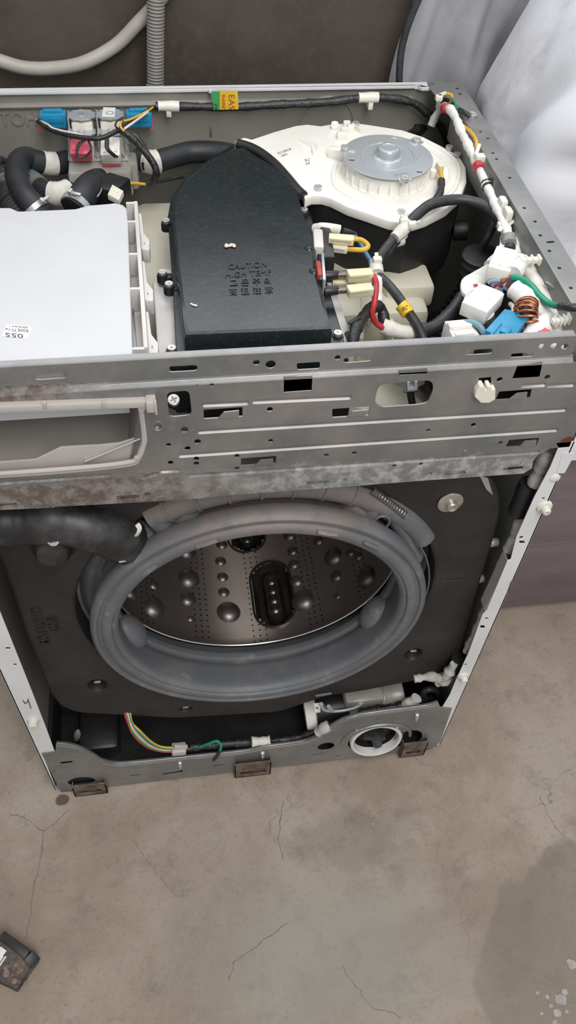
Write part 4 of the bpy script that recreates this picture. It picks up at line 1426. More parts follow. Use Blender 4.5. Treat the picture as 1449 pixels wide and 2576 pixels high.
taped('cable', [Z(1045, 832, .745), Z(1080, 828, .745), Z(1110, 812, .748), Z(1140, 782, .752), Z(1165, 745, .758)], .0072, M_cable, WM, amp=.04)
taped('cable', [Z(870, 846, .758), Z(888, 848, .756)], .004, M_vinyl, WM)
# cable ties
def tie(px, py, z, px2, py2, r=.008):
    bm = newbm()
    p = Z(px, py, z)
    q = Z(px2, py2, z + .006)
    bx(bm, p, (.009, .007, .007), None, .0015)
    bar(bm, p, q, .004, .0018, bev=.0005)
    d, s, u = frame((q - p))
    fin('cable_tie', bm, M_nylon, WM, 40)
tie(1038, 566, .80, 1056, 556)
tie(1016, 556, .80, 1010, 540)
tie(949, 655, .783, 946, 635)
tie(1272, 570, .806, 1302, 550)
tie(1262, 568, .806, 1256, 580)

# ---- fan housing
ZF = .79
fp = [(597, 354), (615, 347), (634, 352), (690, 333), (746, 317), (773, 314), (808, 318), (842, 312), (901, 311), (949, 318), (1011, 328), (1063, 345), (1111, 369), (1152, 392), (1168, 420), (1170, 456), (1156, 490), (1121, 521), (1070, 547), (1028, 560), (980, 553), (929, 535), (877, 518), (835, 497), (811, 490), (784, 490), (770, 496), (765, 483), (735, 438), (687, 400), (655, 386)]
P = [xy(px, py, ZF) for px, py in fp]
FCx, FCy = .1755, .336
bm = newbm()
plate_z(bm, P, [], ZF - .011, ZF, .002)
# raised rims of the scroll
def scaled(P, k, c): return [(c[0] + (x - c[0]) * k, c[1] + (y - c[1]) * k) for x, y in P]
cen = xy(990, 435, ZF)
arc = [(1063, 352), (1105, 375), (1140, 400), (1155, 425), (1152, 455), (1135, 485), (1100, 510), (1050, 532), (1010, 540), (960, 530), (910, 510), (870, 490), (845, 470), (838, 440), (845, 415)]
tb(bm, [Z(px, py, ZF) for px, py in arc], .0028, 8, 5)
arc = [(1050, 362), (1090, 385), (1120, 410), (1132, 432), (1128, 458), (1110, 482), (1075, 502), (1035, 515), (1000, 520), (950, 510), (905, 492)]
tb(bm, [Z(px, py, ZF) for px, py in arc], .0018, 8, 5)
b2(bm, (FCx - .002, FCy - .05, ZF - .002), (FCx + .002, FCy + .05, ZF + .001))
revolve(bm, (FCx, FCy, ZF - .002), (0, 0, 1), [(0, .0485), (.004, .048), (.005, .046), (.019, .0445), (.019, .001)], 48)
for i in range(26):
    a = 2 * math.pi * i / 26
    p = Vector((FCx + .0465 * math.cos(a), FCy + .0465 * math.sin(a), ZF + .006))
    bx(bm, p, (.003, .0016, .014), Matrix.Rotation(a, 3, 'Z'), .0003)
# triangular ramp and small ears
quadslab(bm, [Z(745, 352, ZF), Z(800, 362, ZF), Z(800, 362, ZF + .007)], .012)
quadslab(bm, [Z(790, 395, ZF), Z(783, 384, ZF), Z(784, 364, ZF + .007)], .0015)
bar(bm, Z(828, 383, ZF + .004), Z(866, 388, ZF + .006), .010, .012, bev=.001)
for px, py in ((842, 318), (866, 330), (882, 325), (872, 315)):
    bx(bm, Z(px, py, ZF + .003), (.008, .006, .010), None, .001)
bar(bm, Z(885, 315, ZF + .003), Z(908, 332, ZF + .002), .0015, .006)
cy(bm, Z(842, 317, ZF - .002), Z(842, 314, ZF + .006), .0042, n=14)
bx(bm, Z(860, 342, ZF + .003), (.012, .007, .009), None, .001)
bar(bm, Z(1080, 438, ZF + .005), Z(1100, 430, ZF + .005), .010, .010, bev=.001)
bx(bm, Z(928, 480, ZF + .0005), (.009, .006, .003), None, .0005)
fan = fin('fan_housing', bm, M_fan, WM, 35, 'white plastic blower scroll')
bm = newbm()
low_pts = scaled(P[6:25], .965, cen) + scaled([xy(720, 455, ZF), xy(700, 420, ZF)], .98, cen)
plate_z(bm, low_pts, [], .700, ZF - .0112, .002)
p = Z(1140, 580, .74)
cy(bm, p, p + Vector((.016, -.004, .002)), .011, n=18, bev=.001)
fin('fan_housing_base', bm, M_black, fan, 35, 'black lower half of the blower')
bm = newbm()
revolve(bm, Z(826, 509, .772), (0, -.3, 1), [(0, .0055), (.01, .0055), (.011, .003)], 12)
fin('lower_screw_boss', bm, M_black, fan)
# black lip between lid and housing
bm = newbm()
tb(bm, [Z(px, py, .7905) for px, py in ((598, 361), (628, 370), (657, 386), (690, 413), (720, 446), (745, 476), (762, 492))], .0062, 10, 6, flat=.8)
fin('duct_lip', bm, M_black, WM, 50)
for px, py, zz in [(895, 313, ZF), (1130, 373, ZF), (1149, 391, ZF), (800, 474, ZF), (1009, 535, ZF)]:
    screw(Z(px, py, zz + .0015), fan, .0043)
# motor cover disc
ZD = .812
bm = newbm()
disc = circ((FCx, FCy), .049, 56)
slots = [[xy(px - 8, py - 3, ZD), xy(px + 7, py - 2, ZD), xy(px + 8, py + 4, ZD), xy(px - 7, py + 3, ZD)] for px, py in ((993, 345), (884, 401), (1055, 431))]
plate_z(bm, disc, slots, ZD - .0016, ZD, .0004)
for px, py in ((868, 374), (1048, 355), (1018, 451)):
    p = Z(px, py, ZD)
    c = Vector((FCx, FCy, ZD))
    bar(bm, p - (p - c).normalized() * .012, p + (p - c).normalized() * .004, .014, .0016, bev=.0005)
revolve(bm, (FCx, FCy, ZD), (0, 0, 1), [(-.0005, .031), (.0006, .0305), (.0007, .029), (-.0002, .0285)], 48, caps=(False, False))
cp = Z(977, 384, ZD)
revolve(bm, (FCx, FCy + .001, ZD - .0005), (0, 0, 1), [(0, .0175), (.001, .0165), (.0018, .0135), (.008, .0125), (.0095, .0115), (.0100, .0085), (.0094, .0078), (.0092, .001)], 32)
md = fin('motor_cover', bm, M_zinc, fan, 30, 'round zinc motor cover')
for px, py in ((868, 374), (1048, 355), (1018, 451)): screw(Z(px, py, ZD + .001), fan, .0047)
bm = newbm()
for i in range(6):
    a = Z(1012 + i * 9, 378 + i * 1.6, ZD + .0001)
    b = Z(996 + i * 9, 422 + i * 0.2 - i * 2, ZD + .0001)
    bar(bm, a, b, .0009, .0003)
fin('stamped_print', bm, mat('stamp_grey', (0.30, 0.31, 0.31), .5, .3, col2=(0.36, 0.37, 0.37), scale=400), fan)
tline('KG 5205 09', (699, 389), (732, 378), 6, ZF, fan, M_ink, .0002, 'ink_stamp')
tline('XEM', (707, 395), (722, 391), 5, ZF, fan, M_ink, .0002, 'ink_stamp')
tline('N-2', (767, 407), (779, 405), 7, ZF, fan, M_ink, .0002, 'ink_stamp')
tline('2A', (769, 415), (780, 413), 6, ZF, fan, M_ink, .0002, 'ink_stamp')
bm = newbm()
bar(bm, Z(1100, 422, ZF + .013), Z(1112, 420, ZF + .013), .010, .008, bev=.001)
fin('motor_plug', bm, M_conny, fan)
W([(1106, 427, .801), (1110, 440, .801), (1112, 455, .80)], .0024, M_yel)

# ---- control board case on the left
ZC = .808
pl = [(-.285, .262)] + [xy(px, py, ZC) for px, py in ((0, 524), (24, 524), (45, 533), (120, 530), (190, 527), (222, 518), (270, 514), (288, 512), (306, 516), (315, 524), (318, 560), (330, 912))] + [(-.104, .0165), (-.285, .0165)]
bm = newbm()
plate_z(bm, pl, [circ(xy(288, 518, ZC), .0018, 10)], ZC - .012, ZC, .0015)
b2(bm, (-.283, .03, .745), (-.112, .25, ZC - .011))
case = fin('control_board_case', bm, M_case, WM, 30, 'flat white cover of the control board')
bm = newbm()
q = [xy(px, py, ZC) for px, py in ((18, 816), (82, 823), (69, 854), (2, 846))]
plate_z(bm, rp(q, .002), [], ZC, ZC + .0003)
lab = fin('sticker', bm, M_paper, case, 0)
def tq(s, a, b, hpx): # upside-down print: baseline from a to b (right to left in view)
    O, E = Z(*a, ZC + .0003), Z(*b, ZC + .0003)
    V = Z(a[0], a[1] + hpx, ZC + .0003) - O
    text('sticker_print', s, M_ink, case, O, E - O, V, .0002, (0, 0, 1))
tq('055', (58, 841), (14, 837), 10)
tq('ROHS TY-1w', (71, 829), (13, 825), 7)
tq('2020 06 26 A11', (70, 823), (24, 819), 3)
# clip rail down the right side
bm = newbm()
A = [xy(320, 536, .798), xy(343, 533, .798), xy(372, 906, .798), xy(332, 912, .798)]
plate_z(bm, A, [], .772, .781, .0005)
for py, x0, x1 in ((536, 320, 344), (583, 322, 348), (665, 325, 352), (752, 329, 358), (903, 334, 366)):
    bar(bm, Z(x0, py, .796), Z(x1, py - 1, .796), .003, .022)
bar(bm, Z(344, 535, .794), Z(370, 905, .794), .004, .026, bev=.001)
rail2 = fin('clip_rail', bm, M_case2, case, 30)
for py, x0 in ((548, 346), (668, 353), (795, 362)):
    bm = newbm()
    k = 1 + (py - 548) / 1200
    L = [(x0, py - 10), (x0 + 8 * k, py - 8), (x0 + 14 * k, py + 40 * k), (x0 + 28 * k, py + 58 * k), (x0 + 28 * k, py + 82 * k), (x0 + 12 * k, py + 80 * k), (x0 + 10 * k, py + 50 * k), (x0 + 5 * k, py + 20 * k)]
    plate_z(bm, rp([xy(px, q, .792) for px, q in L], .0012), [rp([xy(px, q, .792) for px, q in ((x0 + 14 * k, py + 62 * k), (x0 + 20 * k, py + 62 * k), (x0 + 20 * k, py + 70 * k), (x0 + 15 * k, py + 70 * k))], .0003)], .778, .793, .0008)
    fin('snap_hook', bm, M_case2, case, 30)
bm = newbm()
plate_z(bm, rp([xy(px, py, .706) for px, py in ((388, 540), (425, 538), (420, 552), (384, 550))], .001), [], .7055, .7062)
fin('tub_sticker', bm, M_paper, tubo, 0)
tline('M0003 7 M21', (391, 550), (418, 548), 5, .7062, tubo, M_ink, .0002, 'sticker_print')

# ---- inlet valves on the back panel
VZ = .795
bm = newbm()
plate_z(bm, rp([xy(px, py, .768) for px, py in ((172, 352), (320, 345), (328, 402), (172, 404))], .004), [], .7665, .7685, .0004)
vb = fin('valve_plate', bm, M_zinc, WM, 30)
for px, py in ((248, 363), (248, 392), (317, 364), (316, 392)): screw(Z(px, py, .7695), vb, .004)
bm = newbm()
b2(bm, (Z(172, 405, .765).x, .405, .735), (Z(330, 405, .765).x, .455, .766), .004)
bx(bm, Z(330, 430, .74), (.02, .02, .03), None, .004)
cy(bm, Z(215, 440, .745), Z(205, 455, .735), .0125, n=18)
cy(bm, Z(262, 440, .745), Z(275, 458, .735), .014, n=18)
b2(bm, (Z(345, 395, .765).x - .012, .42, .735), (Z(345, 395, .765).x, .45, .768), .004)
fin('valve_manifold', bm, M_clear, WM, 35, 'translucent water manifold')
def valve(cx, cy_, z, cmat, cdir, paper=False):
    bm = newbm()
    p = Z(cx, cy_, z)
    bx(bm, p - Vector((0, 0, .014)), (.024, .026, .024), None, .003)
    bx(bm, p - Vector((0, 0, .030)), (.018, .018, .02), None, .003)
    o = fin('inlet_valve', bm, M_conn, WM, 35)
    bm = newbm()
    plate_z(bm, sm2([(p.x + (.0155 + (.0008 if i % 2 else -.0008)) * math.cos(i * math.pi / 10) * (1.0), p.y + (.013 + (.0007 if i % 2 else -.0007)) * math.sin(i * math.pi / 10)) for i in range(20)], 2), [circ((p.x, p.y), .0046, 16)], z, z + .0018, .0004)
    b2(bm, (p.x - .0155, p.y - .012, z - .022), (p.x - .0138, p.y + .012, z + .001))
    revolve(bm, (p.x, p.y, z - .002), (0, 0, 1), [(0, .0046), (.0048, .0046), (.0048, .0032), (.001, .003), (.001, .0002)], 18)
    fin('coil_bracket', bm, M_zinc, o, 35)
    return p, o
p1, v1 = valve(205, 292, .802, M_blue, -1)
p2, v2 = valve(277, 290, .802, M_blue, 1)
p3, v3 = valve(206, 334, .790, M_pink, 0)
p4, v4 = valve(280, 332, .790, M_wconn, 0)
for a, b, v in (((103, 300), (168, 299), v1), ((318, 298), (382, 296), v2)):
    bm = newbm()
    A, B = Z(*a, .797), Z(*b, .797)
    bar(bm, A, B, .0145, .016, bev=.0015)
    bar(bm, A + Vector((.004, 0, .009)), B + Vector((-.004, 0, .009)), .006, .004, bev=.0008)
    bar(bm, A + Vector((.010, -.0076, .002)), B + Vector((-.004, -.0076, .002)), .002, .006, bev=.0005)
    fin('blue_plug', bm, M_blue, v, 35, 'blue plug')
bm = newbm()
A = Z(104, 321, .79)
bx(bm, A, (.004, .008, .004))
fin('plug_end', bm, M_pink, v1)
bm = newbm()
bx(bm, Z(382, 311, .79), (.003, .012, .008))
fin('plug_end', bm, M_pink, v2)
def plug(L, z0, z1, m, v, name):
    bm = newbm()
    plate_z(bm, [xy(px, py, z1) for px, py in L], [], z0, z1, .001)
    return bm
for (x0, y0, x1, y1), m, v in (((179, 358, 230, 397), M_pink, v3), ((255, 356, 304, 402), M_wconn, v4)):
    bm = newbm()
    a, b = Z((x0 + x1) / 2, y0, .788), Z((x0 + x1) / 2, y1, .778)
    wd = (Z(x1, y0, .788) - Z(x0, y0, .788)).length
    bar(bm, a, b, wd, .016, bev=.0015)
    bar(bm, a.lerp(b, .15) + Vector((0, 0, .008)), a.lerp(b, .55) + Vector((0, 0, .008)), wd * .25, .003)
    for k in (-.3, 0, .3): bar(bm, a.lerp(b, .62) + Vector((k * wd, 0, .008)), a.lerp(b, 1.0) + Vector((k * wd, 0, .008)), wd * .16, .004)
    fin('valve_plug', bm, m, v, 30)
bm = newbm()
bar(bm, Z(256, 405, .772), Z(303, 404, .772), .008, .010, bev=.001)
fin('plug_end', bm, M_pink, v4)
bm = newbm()
plate_z(bm, [xy(px, py, .804) for px, py in ((260, 271), (291, 272), (288, 296), (256, 295))], [], .8042, .8046)
fin('code_sticker', bm, M_paper, v2, 0)
# valve wiring
W([(95, 305, .80), (120, 322, .80), (150, 335, .80), (200, 345, .802), (250, 348, .803), (290, 332, .806), (330, 308, .806), (375, 276, .805), (392, 268, .80)], .0027, M_vinyl, 'cable')
W([(92, 301, .80), (118, 312, .803), (140, 325, .803), (210, 340, .804)], .0012, M_whitew)
W([(98, 300, .80), (122, 318, .802), (160, 338, .802)], .0012, M_vinyl)
W([(300, 325, .806), (330, 345, .80), (355, 370, .79), (385, 410, .775), (393, 435, .765), (385, 455, .755), (370, 465, .75)], .0042, M_vinyl, 'cable')
W([(318, 330, .804), (345, 345, .80), (372, 385, .785), (388, 415, .775)], .0026, M_vinyl, 'cable')
W([(360, 465, .752), (420, 452, .745), (480, 440, .74)], .0025, M_vinyl, 'cable')
W([(366, 464, .753), (335, 461, .752), (312, 464, .752), (303, 475, .752)], .0018, M_yel)
W([(312, 330, .808), (303, 318, .812), (306, 306, .812), (330, 300, .81), (370, 280, .808), (385, 270, .806)], .0013, M_yel)
W([(300, 328, .806), (290, 315, .812), (298, 302, .814), (310, 305, .812)], .0011, M_vinyl)
W([(312, 325, .808), (340, 305, .81), (372, 282, .808)], .0014, M_whitew)
for k in (0, 5): W([(218 - k, 350, .80), (200 - k, 365, .80), (194, 395, .79), (215, 393, .79), (229, 375, .797), (222, 354, .80)], .0011, M_vinyl)
for k in (0, 6): W([(266 + k, 350, .804), (268 + k, 375, .80), (290 + k, 396, .79)], .0012, M_vinyl)

# ---- hoses around the valves
W([(345, 398, .757), (380, 408, .757), (430, 396, .757), (480, 383, .757), (540, 383, .757), (590, 392, .757), (640, 420, .75)], .0125, M_rubber, 'hose', n=16)
taped('tape_wrap', [Z(364, 405, .757), Z(385, 408, .757), Z(404, 404, .757)], .0134, M_tape, WM, amp=.02, n=16)
W([(172, 405, .75), (140, 412, .752), (100, 408, .758), (65, 398, .766), (45, 412, .77), (42, 445, .772), (58, 485, .772), (82, 518, .768), (100, 545, .76)], .0125, M_rubber, 'hose', n=16)
taped('tape_wrap', [Z(140, 412, .752), Z(122, 412, .754), Z(104, 409, .757)], .0135, M_tape, WM, amp=.02, n=16)
W([(72, 448, .745), (95, 468, .745), (120, 484, .745), (150, 488, .745), (180, 475, .745), (200, 458, .745), (215, 448, .745)], .0115, M_rubber, 'hose', n=16)
taped('tape_wrap', [Z(126, 486, .745), Z(150, 488, .745), Z(176, 477, .745)], .013, M_tape, WM, amp=.03, n=16)
taped('tape_wrap', [Z(74, 450, .745), Z(92, 466, .745), Z(104, 475, .745)], .0125, M_foam, WM, amp=.02, n=16)
taped('blue_band', [Z(82, 458, .745), Z(90, 464, .745)], .0129, M_bluew, WM, amp=.0, n=16)
W([(185, 528, .76), (205, 500, .765), (222, 475, .765), (245, 460, .755), (265, 462, .745)], .0155, M_rubber, 'hose', n=18)
def clampring(a, b, r):
    bm = newbm()
    A, B = Vector(a), Vector(b)
    revolve(bm, A, B - A, [(0, r), (0, r + .0016), ((B - A).length, r + .0016), ((B - A).length, r)], 24, caps=(False, False))
    d, s, u = frame(B - A)
    m = (A + B) / 2 + u * (r + .004)
    bx(bm, m, ((B - A).length * .8, .004, .008), Matrix((d, s, u)).transposed(), .0006)
    bx(bm, m + s * .007, ((B - A).length * .5, .010, .003), Matrix((d, s, u)).transposed(), .0006)
    fin('hose_clamp', bm, M_clamp, WM, 40)
clampring(Z(84, 520, .768), Z(94, 532, .764), .0128)
clampring(Z(196, 514, .763), Z(188, 526, .761), .0158)
bm = newbm()
tb(bm, [Z(px, py, .768) for px, py in ((222, 428), (222, 448), (238, 446), (252, 458), (255, 478), (245, 495))], .0009, 6, 6)
tb(bm, [Z(px, py, .76) for px, py in ((180, 475), (198, 482), (202, 470), (190, 455))], .0009, 6, 6)
fin('clamp_wire', bm, M_clamp, WM, 60)
bm = newbm()
bar(bm, Z(262, 505, .755), Z(305, 470, .755), .030, .03, bev=.003)
bar(bm, Z(252, 500, .755), Z(268, 462, .755), .010, .02, bev=.002)
fin('sensor_block', bm, M_black, WM, 35)
bm = newbm()
plate_z(bm, [xy(px, py, .776) for px, py in ((283, 465), (309, 480), (298, 502), (272, 488))], [], .7695, .776, .0005)
for px, py in ((288, 480), (296, 484), (286, 472), (294, 476), (302, 481)): bx(bm, Z(px, py, .7765), (.0016, .0016, .0012))
fin('connector', bm, M_conn, WM, 30)
def corr(name, pts, r, amp, pitch, m, parent, label=None, step=None):
    P = resample(pts, step or pitch / 6)
    return tube(name, P, r, m, parent, smooth=False, rfun=lambda s, rr: rr + amp * math.sin(2 * math.pi * s / pitch), n=20, label=label)
corr('bellows_hose', [Z(-60, 500, .735), Z(-20, 480, .74), Z(10, 470, .74), Z(30, 500, .735), Z(35, 530, .72)], .030, .003, .008, M_black, WM)
corr('bellows_hose', [(-.235, .43, .70), (-.225, .38, .73), (-.20, .30, .735), (-.18, .25, .72)], .028, .003, .008, M_black, WM)

# ---- loom across the back panel
L = [(392, 268), (450, 268), (530, 269), (600, 269), (700, 263), (820, 257), (900, 247), (955, 245), (1010, 251), (1050, 265), (1085, 295), (1110, 320), (1122, 350), (1126, 375)]
taped('back_loom', [Y(px, py, .476) for px, py in L], .0046, M_vinyl, WM, amp=.08, label='black taped loom along the back panel')
taped('tape_wrap', [Y(398, 267, .475), Y(425, 267, .475), Y(452, 268, .475)], .0058, M_nylon, WM, amp=.06)
taped('tape_wrap', [Y(902, 246, .475), Y(930, 245, .475), Y(956, 245, .475)], .0058, M_nylon, WM, amp=.04)
bm = newbm()
bx(bm, Y(930, 257, .479), (.006, .016, .012), None, .001)
bx(bm, Y(424, 277, .479), (.006, .016, .010), None, .001)
fin('loom_clip', bm, M_nylon, WM)
p = [Y(px, py, .470) for px, py in ((532, 231), (553, 231), (553, 276), (537, 277))]
bm = newbm()
plate_y(bm, [(q.x, q.z) for q in p], [], .470, .0006)
fg = fin('loom_flag', bm, M_lgrn, WM, 0, 'green end of the loom flag')
p = [Y(px, py, .470) for px, py in ((553, 230), (598, 229), (600, 275), (553, 276))]
bm = newbm()
plate_y(bm, [(q.x, q.z) for q in p], [], .470, .0006)
fy = fin('loom_flag', bm, M_lyel, WM, 0, 'yellow end of the loom flag')
a, b = Y(575, 239, .4698), Y(575, 277, .4698)
text('flag_print', 'EA9', M_redink, fy, a, b - a, (.0072, 0, 0), .0002, (0, -1, 0))
a, b = Y(558, 239, .4698), Y(558, 277, .4698)
text('flag_print', 'RoHNG', M_redink, fy, a, b - a, (.0042, 0, 0), .0002, (0, -1, 0))
a, b = Y(540, 262, .4698), Y(540, 276, .4698)
text('flag_print', 'rd', M_ink, fg, a, b - a, (.004, 0, 0), .0002, (0, -1, 0))

# ---- loom along the right rail
RZ = .802
RX = .2655
L = [(1085, 316), (1096, 292), (1112, 272), (1130, 273), (1147, 298), (1160, 330), (1180, 370), (1196, 405), (1212, 440), (1228, 475), (1243, 508), (1258, 540), (1270, 570), (1280, 600)]
LP = [Z(1085, 316, .785), Z(1096, 292, .796), Z(1112, 272, .808)] + [X(px, py, RX) for px, py in L[3:]]
taped('right_loom', LP, .0047, M_wtape, WM, amp=.13, label='white taped loom along the right rail')
for a, b in (((1118, 272), (1127, 272)), ((1201, 415), (1208, 430))):
    taped('red_band', [X(*a, RX - .001), X(*b, RX - .001)], .0057, M_red, WM, amp=0)
taped('black_band', [X(1222, 460, RX), X(1227, 473, RX)], .0054, M_vinyl, WM, amp=.05)
bm = newbm()
quadslab(bm, [X(1230, 436, .268), X(1240, 448, .268), X(1236, 470, .268), X(1228, 462, .268)], .0012)
fin('tape_end', bm, M_vinyl, WM)
W([(1108, 256, .812), (1113, 242, .822), (1122, 236, .827), (1135, 239, .828), (1137, 250, .826), (1130, 262, .815)], .0018, M_yel)
W([(1137, 246, .828), (1139, 254, .826), (1133, 264, .815)], .0014, M_green)
tube('wire', [X(1142, 272, .2685), X(1146, 292, .2685), X(1160, 313, .270), X(1182, 330, .2715), X(1197, 352, .2715), X(1199, 376, .269)], .0020, M_yel, WM)
W([(1143, 270, .826), (1150, 268, .828), (1158, 277, .828)], .0024, M_green)
W([(1156, 276, .828), (1170, 285, .8285), (1183, 292, .827)], .0028, M_vinyl)
bm = newbm()
bar(bm, Z(1106, 243, .825), Z(1101, 270, .806), .005, .003)
bx(bm, Z(1104, 246, .826), (.008, .007, .006), None, .001)
bar(bm, Z(1104, 241, .828), Z(1122, 233, .828), .004, .002)
fin('loom_clip', bm, M_nylon, WM, 30)
bm = newbm()
bar(bm, X(1206, 364, .2725), X(1196, 394, .264), .004, .004, bev=.001)
bx(bm, X(1207, 397, .267), (.010, .009, .007), None, .001)
fin('loom_clip', bm, M_nylon, WM, 30)
bm = newbm()
for px, py in ((1264, 512), (1277, 538)): bx(bm, X(px, py, .2695), (.008, .014, .012), None, .003)
fin('loom_clip', bm, M_nylon, WM, 30)
taped('cable', [Z(1075, 300, .77), Z(1045, 330, .765), Z(1020, 330, .76)], .009, M_vinyl, WM, amp=.25)

# ---- connector heap in the front right corner
def conn(name, a, b, wd, h, z, m, ribs=3, z2=None, par=WM):
    bm = newbm()
    A, B = Z(*a, z), Z(*b, z2 if z2 else z)
    bar(bm, A, B, wd, h, bev=.0012)
    d, s, u = frame(B - A)
    for k in range(ribs):
        o = (k - (ribs - 1) / 2) * wd / max(ribs, 1)
        bar(bm, A.lerp(B, .12) + s * o + u * (h / 2), A.lerp(B, .88) + s * o + u * (h / 2), wd * .12, h * .16)
    bx(bm, B + d * .001, (.004, wd * .8, h * .8), Matrix((d, s, u)).transposed(), .0008)
    return fin(name, bm, m, par, 30)
c1 = conn('connector', (1189, 789), (1234, 741), .0255, .014, .800, M_wconn, 0)
bm = newbm()
tb(bm, [Z(px, py, .803) for px, py in ((1168, 755), (1178, 738), (1190, 730), (1200, 745))], .0011, 6, 5)
tb(bm, [Z(px, py, .795) for px, py in ((1212, 808), (1228, 802), (1240, 790), (1236, 778))], .0014, 6, 5)
fin('latch_arm', bm, M_wconn, c1, 50)
c2 = conn('connector', (1250, 695), (1272, 642), .021, .016, .807, M_wconn, 3)
c3 = conn('connector', (1124, 852), (1186, 846), .026, .020, .783, M_wconn, 3)
tline('8-4 W08', (1140, 862), (1198, 855), 8, .7945, c3, M_ink, .0002, 'connector_print')
bm = newbm()
bar(bm, Z(1125, 830, .79), Z(1182, 825, .79), .008, .012, bev=.001)
fin('connector_lip', bm, M_wconn, c3)
c4 = conn('connector', (1245, 862), (1294, 806), .023, .016, .800, M_blue, 0)
bm = newbm()
A, B = Z(1252, 858, .808), Z(1282, 822, .808)
d, s, u = frame(B - A)
for k in (-.008, .0, .008): bar(bm, A + s * k, B + s * k, .0016, .003)
bar(bm, A.lerp(B, .45), A.lerp(B, .85), .008, .005, bev=.001)
fin('latch_ribs', bm, M_blue, c4)
bm = newbm()
A, B = Z(1275, 795, .800), Z(1308, 818, .800)
bar(bm, A, B, .007, .010, bev=.001)
fin('connector_collar', bm, M_wconn, c4)
# choke coil
bm = newbm()
c = Z(1332, 812, .795)
axis = Vector((.65, -.25, .35)).normalized()
_, s, u = frame(axis)
P = []
N = 22
for i in range(N * 14 + 1):
    a = math.radians(20 + 300 * i / (N * 14))
    rad = s * math.cos(a) + u * math.sin(a)
    b = 2 * math.pi * i / 14
    P.append(c + rad * (.0155 + .0075 * math.cos(b)) + axis * (.010 * math.sin(b)))
tb(bm, P, .0011, 6, 1)
fin('choke_coil', bm, M_copper, WM, 60)
bm = newbm()
P = [c + (s * math.cos(a) + u * math.sin(a)) * .014 for a in [2 * math.pi * i / 24 for i in range(25)]]
tb(bm, P, .005, 8, 1)
fin('choke_core', bm, M_black, WM, 60)
conn('connector', (1336, 846), (1366, 840), .016, .016, .798, M_pink, 0)
taped('taped_bundle', [Z(1296, 728, .805), Z(1320, 748, .805), Z(1345, 775, .803), Z(1375, 805, .80), (.240, .035, .797), (.245, .014, .79)], .0098, M_wtape, WM, amp=.08, n=16)
taped('taped_bundle', [Z(1290, 690, .81), Z(1302, 675, .81), Z(1306, 655, .808)], .0078, M_wtape, WM, amp=.03, n=14)
taped('taped_bundle', [Z(1312, 660, .80), Z(1335, 695, .80), Z(1362, 740, .798), Z(1395, 790, .795), (.258, .02, .79)], .0078, M_tape, WM, amp=.08, n=14)
taped('taped_bundle', [Z(1283, 600, .797), Z(1290, 630, .797), Z(1296, 660, .797)], .0075, M_wtape, WM, amp=.08, n=14)
taped('taped_cable', [Z(1272, 592, .80), Z(1265, 620, .80), Z(1240, 655, .79), Z(1225, 670, .79)], .0045, M_wtape, WM, amp=.1)
taped('cable', [Z(1270, 575, .80), Z(1276, 596, .80)], .006, M_cable, WM, amp=0)
taped('taped_cable', [Z(1278, 600, .803), Z(1282, 620, .803)], .0075, M_greyw, WM, amp=.02)
taped('cable', [Z(1283, 622, .803), Z(1280, 638, .803)], .0058, M_cable, WM, amp=0)
bm = newbm()   # flat taped tongue
plate_z(bm, sm2([xy(px, py, .79) for px, py in ((1166, 735), (1165, 705), (1190, 688), (1225, 668), (1240, 655), (1238, 690), (1215, 715), (1190, 742))], 4), [], .786, .791, .0015)
fin('tape_tongue', bm, M_wtape, WM, 40)
bm = newbm()
bx(bm, Z(1197, 717, .7925), (.004, .003, .001), None, .0003)
fin('red_dot', bm, M_red, WM)
for pts, r, m in [([(1228, 712, .80), (1240, 706, .803), (1256, 706, .803)], .0022, M_teal), ([(1236, 722, .80), (1245, 714, .802), (1262, 716, .80)], .0022, M_purple), ([(1262, 693, .806), (1262, 705, .803), (1258, 712, .80)], .0018, M_yel), ([(1262, 706, .803), (1278, 700, .806), (1286, 708, .805), (1280, 718, .80)], .0038, M_brown),
                  ([(1285, 698, .808), (1292, 708, .806), (1290, 725, .80)], .0035, M_bluew), ([(1244, 735, .798), (1252, 725, .798), (1258, 740, .79)], .0025, M_brown), ([(1252, 738, .797), (1262, 728, .797), (1252, 745, .79)], .0022, M_bluew),
                  ([(1160, 820, .79), (1180, 810, .795), (1205, 820, .795), (1222, 845, .79), (1238, 862, .785)], .003, M_teal), ([(1185, 833, .787), (1210, 842, .787), (1240, 858, .785)], .0028, M_brown), ([(1190, 848, .785), (1215, 855, .785), (1240, 866, .78)], .0038, M_purple), ([(1186, 838, .784), (1212, 850, .784), (1245, 866, .78)], .002, M_whitew),
                  ([(1290, 795, .80), (1292, 775, .80), (1284, 765, .795)], .0024, M_whitew), ([(1300, 800, .80), (1300, 782, .80), (1290, 770, .795)], .002, M_whitew), ([(1288, 698, .812), (1310, 702, .814), (1335, 718, .814), (1358, 745, .814), (1382, 764, .816), (1410, 772, .822)], .0031, M_green), ([(1406, 771, .822), (1435, 773, .827), (1462, 774, .828)], .0038, M_vinyl), ([(1305, 852, .79), (1320, 858, .785)], .004, M_green)]:
    W(pts, r, m, n=8)
taped('taped_cable', [Z(1272, 712, .80), Z(1284, 718, .80), Z(1276, 722, .80)], .005, M_wtape, WM, amp=.1)
for a, b in (((1298, 656, .815), (1356, 654, .815)), ((1388, 810, .81), (1432, 802, .81))):
    bm = newbm()
    bar(bm, Z(*a), Z(*b), .006, .005, bev=.0012)
    for k in (.2, .45, .7): bx(bm, Z(*a).lerp(Z(*b), k), (.0022, .009, .007), None, .0006)
    bx(bm, Z(*b), (.0035, .009, .008), None, .001)
    fin('nylon_fastener', bm, M_nylon, WM, 30)
bm = newbm()
